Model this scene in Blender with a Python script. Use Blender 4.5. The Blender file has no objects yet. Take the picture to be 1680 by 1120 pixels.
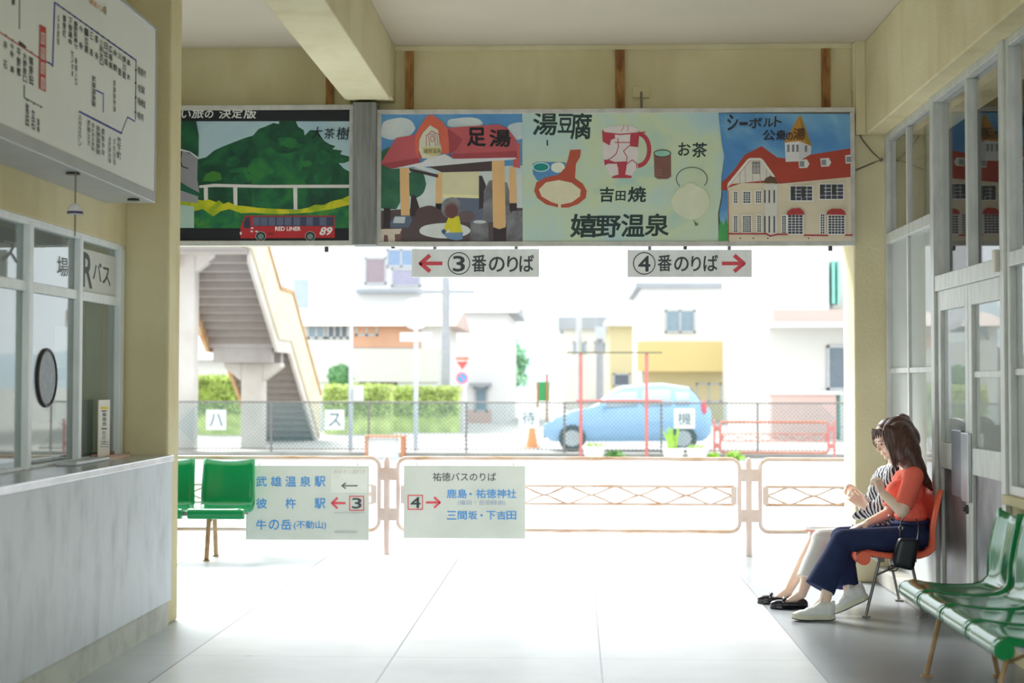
import bpy, bmesh, math, random
import numpy as np
from math import pi, sin, cos, atan, radians, sqrt
from mathutils import Vector, Matrix, Euler, noise
random.seed(7)
SC = bpy.context.scene
COL = SC.collection

# ------------------------------------------------------------------ camera
EYE = Vector((0, 0, 1.42))
FPX = 2650.0                       # focal length in pixels of the 1680 px frame
PITCH = atan(94 / FPX)
YAW = atan(105 * cos(PITCH) / FPX)
CAM_ROT = (Matrix.Rotation(YAW, 3, 'Z') @ Matrix.Rotation(pi / 2 + PITCH, 3, 'X')
           @ Matrix.Rotation(0.0015, 3, 'Z'))
cam_data = bpy.data.cameras.new('camera')
cam_data.sensor_width = 36.0
cam_data.lens = FPX * 36.0 / 1680.0
cam_data.shift_y = -30 / 1680.0
cam_data.clip_end = 2000
cam_data.dof.use_dof = True
cam_data.dof.focus_distance = 10.6
cam_data.dof.aperture_fstop = 2.2
camera = bpy.data.objects.new('camera', cam_data)
camera.matrix_world = Matrix.Translation(EYE) @ CAM_ROT.to_4x4()
COL.objects.link(camera)
SC.camera = camera

# ------------------------------------------------------------------ sky, sun, exposure
world = bpy.data.worlds.new('world')
SC.world = world
world.use_nodes = True
_bg = world.node_tree.nodes['Background']
_bg.inputs['Color'].default_value = (0.88, 0.95, 1.0, 1)
_bg.inputs['Strength'].default_value = 1.7
sun_data = bpy.data.lights.new('sun', 'SUN')
sun_data.energy = 5.0
sun_data.angle = radians(24)
sun_data.color = (1.0, 0.98, 0.95)
sun = bpy.data.objects.new('sun', sun_data)
sun.rotation_euler = Vector((0.36, -0.68, -0.62)).to_track_quat('-Z', 'Y').to_euler()
sun.location = (-12, 30, 20)
COL.objects.link(sun)
SC.view_settings.view_transform = 'Standard'
SC.view_settings.look = 'None'
SC.view_settings.gamma = 1.0
SC.view_settings.exposure = 0.70
SC.view_settings.use_curve_mapping = False
SC.cycles.max_bounces = 10
SC.cycles.diffuse_bounces = 6
SC.cycles.transparent_max_bounces = 24

# ------------------------------------------------------------------ measuring helpers
def ray(px, py):
    return CAM_ROT @ Vector(((px - 840) / FPX, -(py - 530) / FPX, -1))

def at(px, py, Y=None, X=None, Z=None):
    """The place in the room seen at a pixel of the photograph, on a known plane."""
    d = ray(px, py)
    t = (X / d.x) if X is not None else (Y / d.y) if Y is not None else ((Z - EYE.z) / d.z)
    return EYE + d * t

def lin(c):
    return tuple(((v / 255) / 12.92 if v / 255 <= 0.04045 else ((v / 255 + 0.055) / 1.055) ** 2.4) for v in c)

# ------------------------------------------------------------------ materials
MATS = {}
def base_mat(name):
    m = bpy.data.materials.new(name)
    m.use_nodes = True
    nt = m.node_tree
    return m, nt, nt.nodes['Principled BSDF']

def node(nt, t, **kw):
    n = nt.nodes.new(t)
    for k, v in kw.items():
        setattr(n, k, v)
    return n

def mat(name, rgb, rough=0.55, metal=0.0, var=0.06, scale=6.0, bump=0.0, spec=0.5, coat=0.0, stretch=None, emit=None):
    if name in MATS:
        return MATS[name]
    m, nt, b = base_mat(name)
    c = lin(rgb)
    b.inputs['Roughness'].default_value = rough
    b.inputs['Metallic'].default_value = metal
    b.inputs['Specular IOR Level'].default_value = spec
    b.inputs['Coat Weight'].default_value = coat
    tc = node(nt, 'ShaderNodeTexCoord')
    src = tc.outputs['Object']
    if stretch:
        mp = node(nt, 'ShaderNodeMapping')
        mp.inputs['Scale'].default_value = stretch
        nt.links.new(src, mp.inputs['Vector'])
        src = mp.outputs['Vector']
    nz = node(nt, 'ShaderNodeTexNoise')
    nz.inputs['Scale'].default_value = scale
    nz.inputs['Detail'].default_value = 5
    nt.links.new(src, nz.inputs['Vector'])
    rp = node(nt, 'ShaderNodeValToRGB')
    rp.color_ramp.elements[0].position = 0.3
    rp.color_ramp.elements[1].position = 0.7
    rp.color_ramp.elements[0].color = (*[min(1, v * (1 - var)) for v in c], 1)
    rp.color_ramp.elements[1].color = (*[min(1, v * (1 + var)) for v in c], 1)
    nt.links.new(nz.outputs['Fac'], rp.inputs['Fac'])
    nt.links.new(rp.outputs['Color'], b.inputs['Base Color'])
    if bump:
        bp = node(nt, 'ShaderNodeBump')
        bp.inputs['Strength'].default_value = bump
        bp.inputs['Distance'].default_value = 0.01
        nt.links.new(nz.outputs['Fac'], bp.inputs['Height'])
        nt.links.new(bp.outputs['Normal'], b.inputs['Normal'])
    if emit:
        b.inputs['Emission Color'].default_value = (*c, 1)
        b.inputs['Emission Strength'].default_value = emit
    MATS[name] = m
    return m

def two_tone(name, rgb_a, rgb_b, scale, lo, hi, rough=0.6, stretch=(1, 1, 1), bump=0.0, metal=0.0, detail=8, third=None, spec=0.4):
    """A base coat with patches of a second colour: wear, rust, stains of their own shape."""
    if name in MATS:
        return MATS[name]
    m, nt, b = base_mat(name)
    tc = node(nt, 'ShaderNodeTexCoord')
    mp = node(nt, 'ShaderNodeMapping')
    mp.inputs['Scale'].default_value = stretch
    nt.links.new(tc.outputs['Object'], mp.inputs['Vector'])
    nz = node(nt, 'ShaderNodeTexNoise')
    nz.inputs['Scale'].default_value = scale
    nz.inputs['Detail'].default_value = detail
    nz.inputs['Roughness'].default_value = 0.6
    nt.links.new(mp.outputs['Vector'], nz.inputs['Vector'])
    rp = node(nt, 'ShaderNodeValToRGB')
    e = rp.color_ramp.elements
    e[0].position, e[1].position = lo, hi
    e[0].color, e[1].color = (*lin(rgb_a), 1), (*lin(rgb_b), 1)
    if third:
        t = e.new(min(0.99, hi + 0.14))
        t.color = (*lin(third), 1)
    nt.links.new(nz.outputs['Fac'], rp.inputs['Fac'])
    nt.links.new(rp.outputs['Color'], b.inputs['Base Color'])
    b.inputs['Roughness'].default_value = rough
    b.inputs['Metallic'].default_value = metal
    b.inputs['Specular IOR Level'].default_value = spec
    if bump:
        n2 = node(nt, 'ShaderNodeTexNoise')
        n2.inputs['Scale'].default_value = 60
        n2.inputs['Detail'].default_value = 6
        nt.links.new(tc.outputs['Object'], n2.inputs['Vector'])
        bp = node(nt, 'ShaderNodeBump')
        bp.inputs['Strength'].default_value = bump
        bp.inputs['Distance'].default_value = 0.01
        nt.links.new(n2.outputs['Fac'], bp.inputs['Height'])
        nt.links.new(bp.outputs['Normal'], b.inputs['Normal'])
    MATS[name] = m
    return m

def glass(name, tint=(255, 255, 255), f0=0.05, rough=0.0, glare=0.0, power=5.0):
    """Sheet glass: clear seen square on, a mirror seen at a grazing angle."""
    if name in MATS:
        return MATS[name]
    m = bpy.data.materials.new(name)
    m.use_nodes = True
    nt = m.node_tree
    nt.nodes.remove(nt.nodes['Principled BSDF'])
    out = nt.nodes['Material Output']
    geo = node(nt, 'ShaderNodeNewGeometry')
    dot = node(nt, 'ShaderNodeVectorMath', operation='DOT_PRODUCT')
    nt.links.new(geo.outputs['Incoming'], dot.inputs[0])
    nt.links.new(geo.outputs['Normal'], dot.inputs[1])
    ab = node(nt, 'ShaderNodeMath', operation='ABSOLUTE')
    nt.links.new(dot.outputs['Value'], ab.inputs[0])
    om = node(nt, 'ShaderNodeMath', operation='SUBTRACT')
    om.inputs[0].default_value = 1.0
    nt.links.new(ab.outputs[0], om.inputs[1])
    pw = node(nt, 'ShaderNodeMath', operation='POWER')
    nt.links.new(om.outputs[0], pw.inputs[0])
    pw.inputs[1].default_value = power
    ma = node(nt, 'ShaderNodeMath', operation='MULTIPLY_ADD')
    nt.links.new(pw.outputs[0], ma.inputs[0])
    ma.inputs[1].default_value = 1 - f0
    ma.inputs[2].default_value = f0
    tr = node(nt, 'ShaderNodeBsdfTransparent')
    tr.inputs['Color'].default_value = (*lin(tint), 1)
    gl = node(nt, 'ShaderNodeBsdfGlossy')
    gl.inputs['Roughness'].default_value = rough
    mx = node(nt, 'ShaderNodeMixShader')
    nt.links.new(ma.outputs[0], mx.inputs['Fac'])
    nt.links.new(tr.outputs[0], mx.inputs[1])
    nt.links.new(gl.outputs[0], mx.inputs[2])
    last = mx
    if glare:  # white diffuse mixed in, standing in for bright reflections of outdoors
        df = node(nt, 'ShaderNodeBsdfDiffuse')
        df.inputs['Color'].default_value = (0.8, 0.84, 0.84, 1)
        last = node(nt, 'ShaderNodeMixShader')
        last.inputs['Fac'].default_value = glare
        nt.links.new(mx.outputs[0], last.inputs[1])
        nt.links.new(df.outputs[0], last.inputs[2])
    nt.links.new(last.outputs[0], out.inputs['Surface'])
    MATS[name] = m
    return m

# ------------------------------------------------------------------ mesh helpers
class MB:
    """Collects shapes and builds ONE mesh object from them."""
    def __init__(s):
        s.v, s.f, s.m = [], [], []
        s.mi = 0
    def add(s, vs, fs):
        o = len(s.v)
        s.v += [tuple(p) for p in vs]
        for f in fs:
            s.f.append([i + o for i in f])
            s.m.append(s.mi)
        return s
    def box(s, x0, x1, y0, y1, z0, z1):
        vs = [(x, y, z) for z in (z0, z1) for y in (y0, y1) for x in (x0, x1)]
        return s.add(vs, [(0, 2, 3, 1), (4, 5, 7, 6), (0, 1, 5, 4), (2, 6, 7, 3), (0, 4, 6, 2), (1, 3, 7, 5)])
    def cyl(s, p0, p1, r0, r1=None, n=12, caps=True):
        r1 = r0 if r1 is None else r1
        p0, p1 = Vector(p0), Vector(p1)
        q = (p1 - p0).to_track_quat('Z', 'Y')
        vs = []
        for p, r in ((p0, r0), (p1, r1)):
            for k in range(n):
                a = 2 * pi * k / n
                vs.append(p + q @ Vector((r * cos(a), r * sin(a), 0)))
        fs = [(k, (k + 1) % n, n + (k + 1) % n, n + k) for k in range(n)]
        if caps:
            fs += [tuple(range(n - 1, -1, -1)), tuple(range(n, 2 * n))]
        return s.add(vs, fs)
    def tube(s, pts, r, n=8, closed=False):
        pts = [Vector(p) for p in pts]
        N = len(pts)
        up = None
        vs = []
        for i, p in enumerate(pts):
            a = pts[(i - 1) % N] if (closed or i) else p
            b = pts[(i + 1) % N] if (closed or i < N - 1) else p
            t = (b - a).normalized()
            if up is None:
                up = t.orthogonal().normalized()
            up = (up - t * up.dot(t))
            up = up.normalized() if up.length > 1e-6 else t.orthogonal().normalized()
            w = t.cross(up)
            rr = r[i] if isinstance(r, (list, tuple)) else r
            for k in range(n):
                g = 2 * pi * k / n
                vs.append(p + (up * cos(g) + w * sin(g)) * rr)
        fs = []
        for i in range(N if closed else N - 1):
            j = (i + 1) % N
            for k in range(n):
                fs.append((i * n + k, i * n + (k + 1) % n, j * n + (k + 1) % n, j * n + k))
        if not closed:
            fs += [tuple(range(n - 1, -1, -1)), tuple((N - 1) * n + k for k in range(n))]
        return s.add(vs, fs)
    def ell(s, c, r, n=14, m=8, rot=None):
        c = Vector(c)
        r = (r, r, r) if not hasattr(r, '__len__') else r
        vs = []
        for i in range(1, m):
            th = pi * i / m
            for k in range(n):
                a = 2 * pi * k / n
                p = Vector((r[0] * sin(th) * cos(a), r[1] * sin(th) * sin(a), r[2] * cos(th)))
                vs.append(c + (rot @ p if rot is not None else p))
        for z in (r[2], -r[2]):
            p = Vector((0, 0, z))
            vs.append(c + (rot @ p if rot is not None else p))
        T, B = len(vs) - 2, len(vs) - 1
        fs = []
        for i in range(m - 2):
            for k in range(n):
                fs.append((i * n + k, (i + 1) * n + k, (i + 1) * n + (k + 1) % n, i * n + (k + 1) % n))
        for k in range(n):
            fs.append((T, k, (k + 1) % n))
            fs.append((B, (m - 2) * n + (k + 1) % n, (m - 2) * n + k))
        return s.add(vs, fs)
    def capsule(s, p0, p1, r0, r1, n=16, flat=1.0, side=None):
        """Tapered limb with round ends; flat squeezes it along the direction side."""
        p0, p1 = Vector(p0), Vector(p1)
        d = (p1 - p0)
        L = d.length
        d.normalize()
        if side is None:
            u = d.orthogonal().normalized()
        else:
            u = Vector(side)
            u = (u - d * u.dot(d)).normalized()
        w = d.cross(u)
        rings = []
        for i in range(5):
            a = pi / 2 * (1 - i / 4)
            rings.append((-r0 * sin(a), r0 * cos(a)))
        for i in range(5):
            a = pi / 2 * i / 4
            rings.append((L + r1 * sin(a), r1 * cos(a)))
        vs = []
        for h, r in rings:
            r = max(r, 1e-4)
            for k in range(n):
                g = 2 * pi * k / n
                vs.append(p0 + d * h + u * (r * flat * cos(g)) + w * (r * sin(g)))
        fs = []
        for i in range(len(rings) - 1):
            for k in range(n):
                fs.append((i * n + k, i * n + (k + 1) % n, (i + 1) * n + (k + 1) % n, (i + 1) * n + k))
        fs += [tuple(range(n - 1, -1, -1)), tuple((len(rings) - 1) * n + k for k in range(n))]
        return s.add(vs, fs)
    def prism(s, poly, vec):
        """poly: list of 3-D points of one face, pushed along vec."""
        n = len(poly)
        vs = [Vector(p) for p in poly] + [Vector(p) + Vector(vec) for p in poly]
        fs = [tuple(range(n)), tuple(range(2 * n - 1, n - 1, -1))]
        fs += [(i, n + i, n + (i + 1) % n, (i + 1) % n) for i in range(n)]
        return s.add(vs, fs)
    def lathe(s, c, prof, n=20):
        c = Vector(c)
        vs = [c + Vector((r * cos(2 * pi * k / n), r * sin(2 * pi * k / n), z)) for r, z in prof for k in range(n)]
        fs = []
        for i in range(len(prof) - 1):
            for k in range(n):
                fs.append((i * n + k, i * n + (k + 1) % n, (i + 1) * n + (k + 1) % n, (i + 1) * n + k))
        fs += [tuple(range(n - 1, -1, -1)), tuple((len(prof) - 1) * n + k for k in range(n))]
        return s.add(vs, fs)
    def grid(s, fn, nu, nv):
        vs = [fn(i / (nu - 1), j / (nv - 1)) for i in range(nu) for j in range(nv)]
        fs = [(i * nv + j, (i + 1) * nv + j, (i + 1) * nv + j + 1, i * nv + j + 1) for i in range(nu - 1) for j in range(nv - 1)]
        return s.add(vs, fs)
    def mesh(s, name, mats):
        me = bpy.data.meshes.new(name)
        me.from_pydata(s.v, [], s.f)
        for mt in (mats if isinstance(mats, (list, tuple)) else [mats]):
            me.materials.append(mt)
        me.polygons.foreach_set('material_index', s.m)
        me.update()
        return me
    def build(s, name, mats, parent=None, smooth=False, bevel=0.0, fix=True, solid=0.0, subsurf=0):
        me = s.mesh(name, mats)
        if fix:
            bm = bmesh.new()
            bm.from_mesh(me)
            bmesh.ops.recalc_face_normals(bm, faces=bm.faces)
            bm.to_mesh(me)
            bm.free()
        if smooth:
            me.polygons.foreach_set('use_smooth', [True] * len(me.polygons))
            me.set_sharp_from_angle(angle=radians(45))
        o = link(name, me, parent)
        if solid:
            md = o.modifiers.new('thick', 'SOLIDIFY')
            md.thickness = solid
            md.offset = -1
        if bevel:
            md = o.modifiers.new('bevel', 'BEVEL')
            md.width = bevel
            md.segments = 2
            md.limit_method = 'ANGLE'
        if subsurf:
            md = o.modifiers.new('sub', 'SUBSURF')
            md.levels = md.render_levels = subsurf
        return o

def link(name, me, parent=None):
    o = bpy.data.objects.new(name, me)
    COL.objects.link(o)
    if parent is not None:
        o.parent = parent
        o.matrix_parent_inverse = parent.matrix_basis.inverted()
    return o

def tag(o, label, cat, group=None, kind=None):
    o['label'] = label
    o['category'] = cat
    if group:
        o['group'] = group
    if kind:
        o['kind'] = kind
    return o

def thing(name, label, cat, loc=(0, 0, 0), rz=0.0, group=None):
    o = bpy.data.objects.new(name, None)
    COL.objects.link(o)
    o.empty_display_size = 0.1
    o.matrix_basis = Matrix.Translation(Vector(loc)) @ Matrix.Rotation(rz, 4, 'Z')
    return tag(o, label, cat, group)

def struct(o, label=None):
    o['kind'] = 'structure'
    if label:
        o['label'] = label
    return o

def copy_tree(o, parent=None):
    c = o.copy()
    COL.objects.link(c)
    if parent is not None:
        c.parent = parent
    for ch in [x for x in bpy.data.objects if x.parent == o]:
        copy_tree(ch, c)
    return c

# ------------------------------------------------------------------ lettering and painting on flat boards
_fc = bpy.data.curves.new('letters', 'FONT')
_fo = bpy.data.objects.new('letters', _fc)
COL.objects.link(_fo)
_glyphs = {}
def glyphs(s, bold=0.0, shear=0.0):
    k = (s, bold, shear)
    if k not in _glyphs:
        _fc.body = s
        _fc.shear = shear
        _fc.resolution_u = 3
        dg = bpy.context.evaluated_depsgraph_get()
        me = bpy.data.meshes.new_from_object(_fo.evaluated_get(dg))
        v = [(p.co.x, p.co.y) for p in me.vertices]
        f = [tuple(p.vertices) for p in me.polygons]
        bpy.data.meshes.remove(me)
        xs, ys = [p[0] for p in v], [p[1] for p in v]
        if bold:
            n0, f0 = len(v), list(f)
            v0 = list(v)
            for q in range(8):
                dx, dy = bold * cos(q * pi / 4), bold * sin(q * pi / 4)
                v += [(x + dx, y + dy) for x, y in v0]
                f += [tuple(i + n0 * (q + 1) for i in t) for t in f0]
            xs, ys = [p[0] for p in v], [p[1] for p in v]
        x0, x1, y0, y1 = min(xs), max(xs), min(ys), max(ys)
        _glyphs[k] = ([((x - x0) / max(1e-6, x1 - x0), (y1 - y) / max(1e-6, y1 - y0)) for x, y in v], f)
    return _glyphs[k]

class Canvas:
    """Flat paint on a board: each stroke lies a hair above the one before."""
    def __init__(s, X=None, Y=None, off=0.0, ox=0.0, oy=0.0, sc=1.0, step=0.0001):
        s.X, s.Y = X, Y
        s.n = off
        s.step = step
        s.ox, s.oy, s.sc = ox, oy, sc
        s.mb = MB()
        s.mats = []
    def view(s, ox, oy, sc):
        s.ox, s.oy, s.sc = ox, oy, sc
    def w(s, x, y):
        px, py = s.ox + x / s.sc, s.oy + y / s.sc
        p = at(px, py, X=s.X, Y=s.Y)
        if s.Y is not None:
            p.y -= s.n
        else:
            p.x += s.n if s.X < 0 else -s.n
        return p
    def use(s, m):
        if isinstance(m, tuple):
            m = mat('paint_%d_%d_%d' % m, m, rough=0.6, var=0.05, scale=9)
        if m not in s.mats:
            s.mats.append(m)
        s.mb.mi = s.mats.index(m)
        s.n += s.step
    def poly(s, m, pts):
        s.use(m)
        s.mb.add([s.w(*p) for p in pts], [tuple(range(len(pts)))])
    def rect(s, m, x0, y0, x1, y1):
        s.poly(m, [(x0, y0), (x1, y0), (x1, y1), (x0, y1)])
    def blob(s, m, x, y, rx, ry, wob=0.0, n=28, seed=0):
        s.poly(m, [(x + rx * cos(2 * pi * k / n) * (1 + wob * sin(5.3 * k + seed)), y + ry * sin(2 * pi * k / n) * (1 + wob * cos(7.1 * k + seed))) for k in range(n)])
    def ring(s, m, x, y, rx, ry, t, n=32, a0=0.0, a1=2 * pi):
        s.use(m)
        vs, fs = [], []
        for k in range(n + 1):
            a = a0 + (a1 - a0) * k / n
            vs += [s.w(x + rx * cos(a), y + ry * sin(a)), s.w(x + (rx - t) * cos(a), y + (ry - t) * sin(a))]
        for k in range(n):
            fs.append((2 * k, 2 * k + 2, 2 * k + 3, 2 * k + 1))
        s.mb.add(vs, fs)
    def line(s, m, pts, t):
        s.use(m)
        for (xa, ya), (xb, yb) in zip(pts, pts[1:]):
            L = max(1e-6, sqrt((xb - xa) ** 2 + (yb - ya) ** 2))
            nx, ny = -(yb - ya) / L * t / 2, (xb - xa) / L * t / 2
            ex, ey = (xb - xa) / L * t * 0.3, (yb - ya) / L * t * 0.3
            s.mb.add([s.w(xa + nx - ex, ya + ny - ey), s.w(xb + nx + ex, yb + ny + ey), s.w(xb - nx + ex, yb - ny + ey), s.w(xa - nx - ex, ya - ny - ey)], [(0, 1, 2, 3)])
    def text(s, m, string, quad, bold=0.0, shear=0.0):
        """quad: (x0,y0,x1,y1) or four corners tl, tr, br, bl."""
        s.use(m)
        if not hasattr(quad[0], '__len__'):
            x0, y0, x1, y1 = quad
            quad = [(x0, y0), (x1, y0), (x1, y1), (x0, y1)]
        tl, tr, br, bl = quad
        v, f = glyphs(string, bold, shear)
        out = []
        for a, b in v:
            x = (tl[0] * (1 - a) + tr[0] * a) * (1 - b) + (bl[0] * (1 - a) + br[0] * a) * b
            y = (tl[1] * (1 - a) + tr[1] * a) * (1 - b) + (bl[1] * (1 - a) + br[1] * a) * b
            out.append(s.w(x, y))
        n1 = len(out) // 9 if bold else len(out)     # thickened letters: nine prints, a hair apart
        if bold:
            for q in range(1, 9):
                for i in range(q * n1, (q + 1) * n1):
                    p = out[i]
                    if s.Y is not None:
                        p.y -= q * 1.1e-5
                    else:
                        p.x += q * 1.1e-5
        s.mb.add(out, f)
    def column(s, m, string, x, y0, y1, wd, slope=0.0, bold=0.0):
        """Upright Japanese line: one character under another."""
        n = len(string)
        h = (y1 - y0) / n
        for i, ch in enumerate(string):
            if ch == ' ':
                continue
            a, b = y0 + i * h + 0.06 * h, y0 + (i + 1) * h - 0.06 * h
            k = 0.35 if ch in '・ー' else 1.0
            s.text(m, ch, [(x - wd / 2 * k, a - slope * wd / 2), (x + wd / 2 * k, a + slope * wd / 2), (x + wd / 2 * k, b + slope * wd / 2), (x - wd / 2 * k, b - slope * wd / 2)], bold)
    def build(s, name, parent=None):
        return s.mb.build(name, s.mats, parent, fix=False)
# ================================================================== the room
# stained cream plaster
def plaster(name, rgb_a, rgb_b, rgb_c):
    m, nt, b = base_mat(name)
    tc = node(nt, 'ShaderNodeTexCoord')
    big = node(nt, 'ShaderNodeTexNoise')
    big.inputs['Scale'].default_value = 1.3
    big.inputs['Detail'].default_value = 6
    nt.links.new(tc.outputs['Object'], big.inputs['Vector'])
    rp = node(nt, 'ShaderNodeValToRGB')
    e = rp.color_ramp.elements
    e[0].position, e[1].position = 0.32, 0.66
    e[0].color, e[1].color = (*lin(rgb_a), 1), (*lin(rgb_b), 1)
    nt.links.new(big.outputs['Fac'], rp.inputs['Fac'])
    mp = node(nt, 'ShaderNodeMapping')
    mp.inputs['Scale'].default_value = (3.2, 3.2, 0.9)
    nt.links.new(tc.outputs['Object'], mp.inputs['Vector'])
    st = node(nt, 'ShaderNodeTexNoise')
    st.inputs['Scale'].default_value = 1.0
    st.inputs['Detail'].default_value = 4
    nt.links.new(mp.outputs['Vector'], st.inputs['Vector'])
    r2 = node(nt, 'ShaderNodeValToRGB')
    r2.color_ramp.elements[0].position, r2.color_ramp.elements[1].position = 0.52, 0.72
    r2.color_ramp.elements[0].color, r2.color_ramp.elements[1].color = (0, 0, 0, 1), (0.4, 0.4, 0.4, 1)
    nt.links.new(st.outputs['Fac'], r2.inputs['Fac'])
    mx = node(nt, 'ShaderNodeMix', data_type='RGBA')
    nt.links.new(r2.outputs['Color'], mx.inputs[0])
    nt.links.new(rp.outputs['Color'], mx.inputs[6])
    mx.inputs[7].default_value = (*lin(rgb_c), 1)
    nt.links.new(mx.outputs[2], b.inputs['Base Color'])
    fine = node(nt, 'ShaderNodeTexNoise')
    fine.inputs['Scale'].default_value = 45
    fine.inputs['Detail'].default_value = 6
    nt.links.new(tc.outputs['Object'], fine.inputs['Vector'])
    bp = node(nt, 'ShaderNodeBump')
    bp.inputs['Strength'].default_value = 0.35
    bp.inputs['Distance'].default_value = 0.012
    nt.links.new(fine.outputs['Fac'], bp.inputs['Height'])
    nt.links.new(bp.outputs['Normal'], b.inputs['Normal'])
    b.inputs['Roughness'].default_value = 0.85
    b.inputs['Specular IOR Level'].default_value = 0.2
    return m

PLASTER = plaster('cream_plaster', (205, 194, 153), (221, 212, 175), (190, 173, 128))
PLASTER_PALE = plaster('pale_plaster', (210, 201, 164), (224, 217, 184), (198, 184, 142))
CEIL = mat('ceiling_board', (198, 190, 172), 0.85, var=0.05, scale=0.9)
OFFICE = mat('office_paint', (150, 156, 150), 0.8, var=0.08, scale=1.0)
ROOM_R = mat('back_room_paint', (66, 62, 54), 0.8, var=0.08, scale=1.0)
ALU = two_tone('aluminium_frame', (206, 209, 205), (182, 186, 182), 5, 0.35, 0.75, rough=0.42, metal=0.15, stretch=(3, 3, 1))
ALU_BLUE = two_tone('pale_blue_frame', (238, 244, 248), (220, 228, 233), 4, 0.35, 0.75, rough=0.45, metal=0.0, stretch=(3, 3, 1))
GLASS = glass('window_glass', f0=0.04, power=7.0)
GLASS_OFFICE = glass('office_glass', (225, 232, 230), 0.09, glare=0.10)  # slightly whitened in place of a brighter reflection
GLASS_DIM = glass('glare_glass', (215, 225, 222), 0.22, glare=0.36)  # street glare put into the pane as white diffuse colour
WOOD_RUST = two_tone('stained_batten', (120, 78, 44), (176, 132, 76), 4, 0.38, 0.62, rough=0.8, stretch=(4, 4, 0.9), third=(206, 176, 124))

def floor_mat():
    m, nt, b = base_mat('pale_floor_slabs')
    tc = node(nt, 'ShaderNodeTexCoord')
    sep = node(nt, 'ShaderNodeSeparateXYZ')
    nt.links.new(tc.outputs['Object'], sep.inputs[0])
    masks = []
    for out, off, pitch, half in (('X', 2.003, 1.0645, 0.0045), ('Y', -8.32, 1.03, 0.0035)):
        ad = node(nt, 'ShaderNodeMath', operation='ADD')
        ad.inputs[1].default_value = off + pitch * 20
        nt.links.new(sep.outputs[out], ad.inputs[0])
        dv = node(nt, 'ShaderNodeMath', operation='DIVIDE')
        dv.inputs[1].default_value = pitch
        nt.links.new(ad.outputs[0], dv.inputs[0])
        fr = node(nt, 'ShaderNodeMath', operation='FRACT')
        nt.links.new(dv.outputs[0], fr.inputs[0])
        sb = node(nt, 'ShaderNodeMath', operation='PINGPONG')
        sb.inputs[1].default_value = 0.5
        nt.links.new(fr.outputs[0], sb.inputs[0])
        lt = node(nt, 'ShaderNodeMath', operation='LESS_THAN')
        lt.inputs[1].default_value = half / pitch
        nt.links.new(sb.outputs[0], lt.inputs[0])
        masks.append(lt)
    mxm = node(nt, 'ShaderNodeMath', operation='MAXIMUM')
    nt.links.new(masks[0].outputs[0], mxm.inputs[0])
    sc = node(nt, 'ShaderNodeMath', operation='MULTIPLY')
    sc.inputs[1].default_value = 0.5
    nt.links.new(masks[1].outputs[0], sc.inputs[0])
    nt.links.new(sc.outputs[0], mxm.inputs[1])
    nz = node(nt, 'ShaderNodeTexNoise')
    nz.inputs['Scale'].default_value = 1.6
    nz.inputs['Detail'].default_value = 8
    nt.links.new(tc.outputs['Object'], nz.inputs['Vector'])
    rp = node(nt, 'ShaderNodeValToRGB')
    rp.color_ramp.elements[0].position, rp.color_ramp.elements[1].position = 0.3, 0.62
    rp.color_ramp.elements[0].color = (*lin((208, 212, 213)), 1)
    rp.color_ramp.elements[1].color = (*lin((230, 233, 234)), 1)
    nt.links.new(nz.outputs['Fac'], rp.inputs['Fac'])
    # small dark spots and spills
    sp = node(nt, 'ShaderNodeTexNoise')
    sp.inputs['Scale'].default_value = 5
    sp.inputs['Detail'].default_value = 3
    nt.links.new(tc.outputs['Object'], sp.inputs['Vector'])
    r3 = node(nt, 'ShaderNodeValToRGB')
    r3.color_ramp.elements[0].position, r3.color_ramp.elements[1].position = 0.72, 0.78
    r3.color_ramp.elements[0].color, r3.color_ramp.elements[1].color = (0, 0, 0, 1), (0.35, 0.35, 0.35, 1)
    nt.links.new(sp.outputs['Fac'], r3.inputs['Fac'])
    m1 = node(nt, 'ShaderNodeMix', data_type='RGBA')
    nt.links.new(r3.outputs['Color'], m1.inputs[0])
    nt.links.new(rp.outputs['Color'], m1.inputs[6])
    m1.inputs[7].default_value = (*lin((120, 124, 126)), 1)
    # the slabs along the right wall are a greyer strip; those by the counter a little greyer too
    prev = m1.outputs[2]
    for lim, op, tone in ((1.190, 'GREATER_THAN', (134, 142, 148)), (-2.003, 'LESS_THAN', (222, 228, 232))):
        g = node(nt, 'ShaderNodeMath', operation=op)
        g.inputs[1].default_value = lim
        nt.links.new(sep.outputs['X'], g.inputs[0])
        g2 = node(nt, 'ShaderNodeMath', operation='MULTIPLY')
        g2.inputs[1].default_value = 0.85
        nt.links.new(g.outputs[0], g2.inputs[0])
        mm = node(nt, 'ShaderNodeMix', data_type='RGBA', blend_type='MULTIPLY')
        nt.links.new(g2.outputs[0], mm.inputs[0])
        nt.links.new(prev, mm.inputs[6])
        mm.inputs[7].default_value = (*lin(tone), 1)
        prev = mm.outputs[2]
    m2 = node(nt, 'ShaderNodeMix', data_type='RGBA')
    nt.links.new(mxm.outputs[0], m2.inputs[0])
    nt.links.new(prev, m2.inputs[6])
    m2.inputs[7].default_value = (*lin((96, 92, 104)), 1)
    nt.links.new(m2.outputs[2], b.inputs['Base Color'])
    b.inputs['Roughness'].default_value = 0.3
    b.inputs['Specular IOR Level'].default_value = 0.6
    return m

BACK = -3.0          # the hall is open behind the camera
FRONT = 11.55
ROOF = 1.6            # the roof starts here; nearer the camera is open sky
TOP = 3.84
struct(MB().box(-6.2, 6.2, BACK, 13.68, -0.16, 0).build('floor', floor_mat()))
struct(MB().box(-6.2, 6.2, ROOF, 12.2, TOP, TOP + 0.3).build('ceiling', CEIL))
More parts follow.
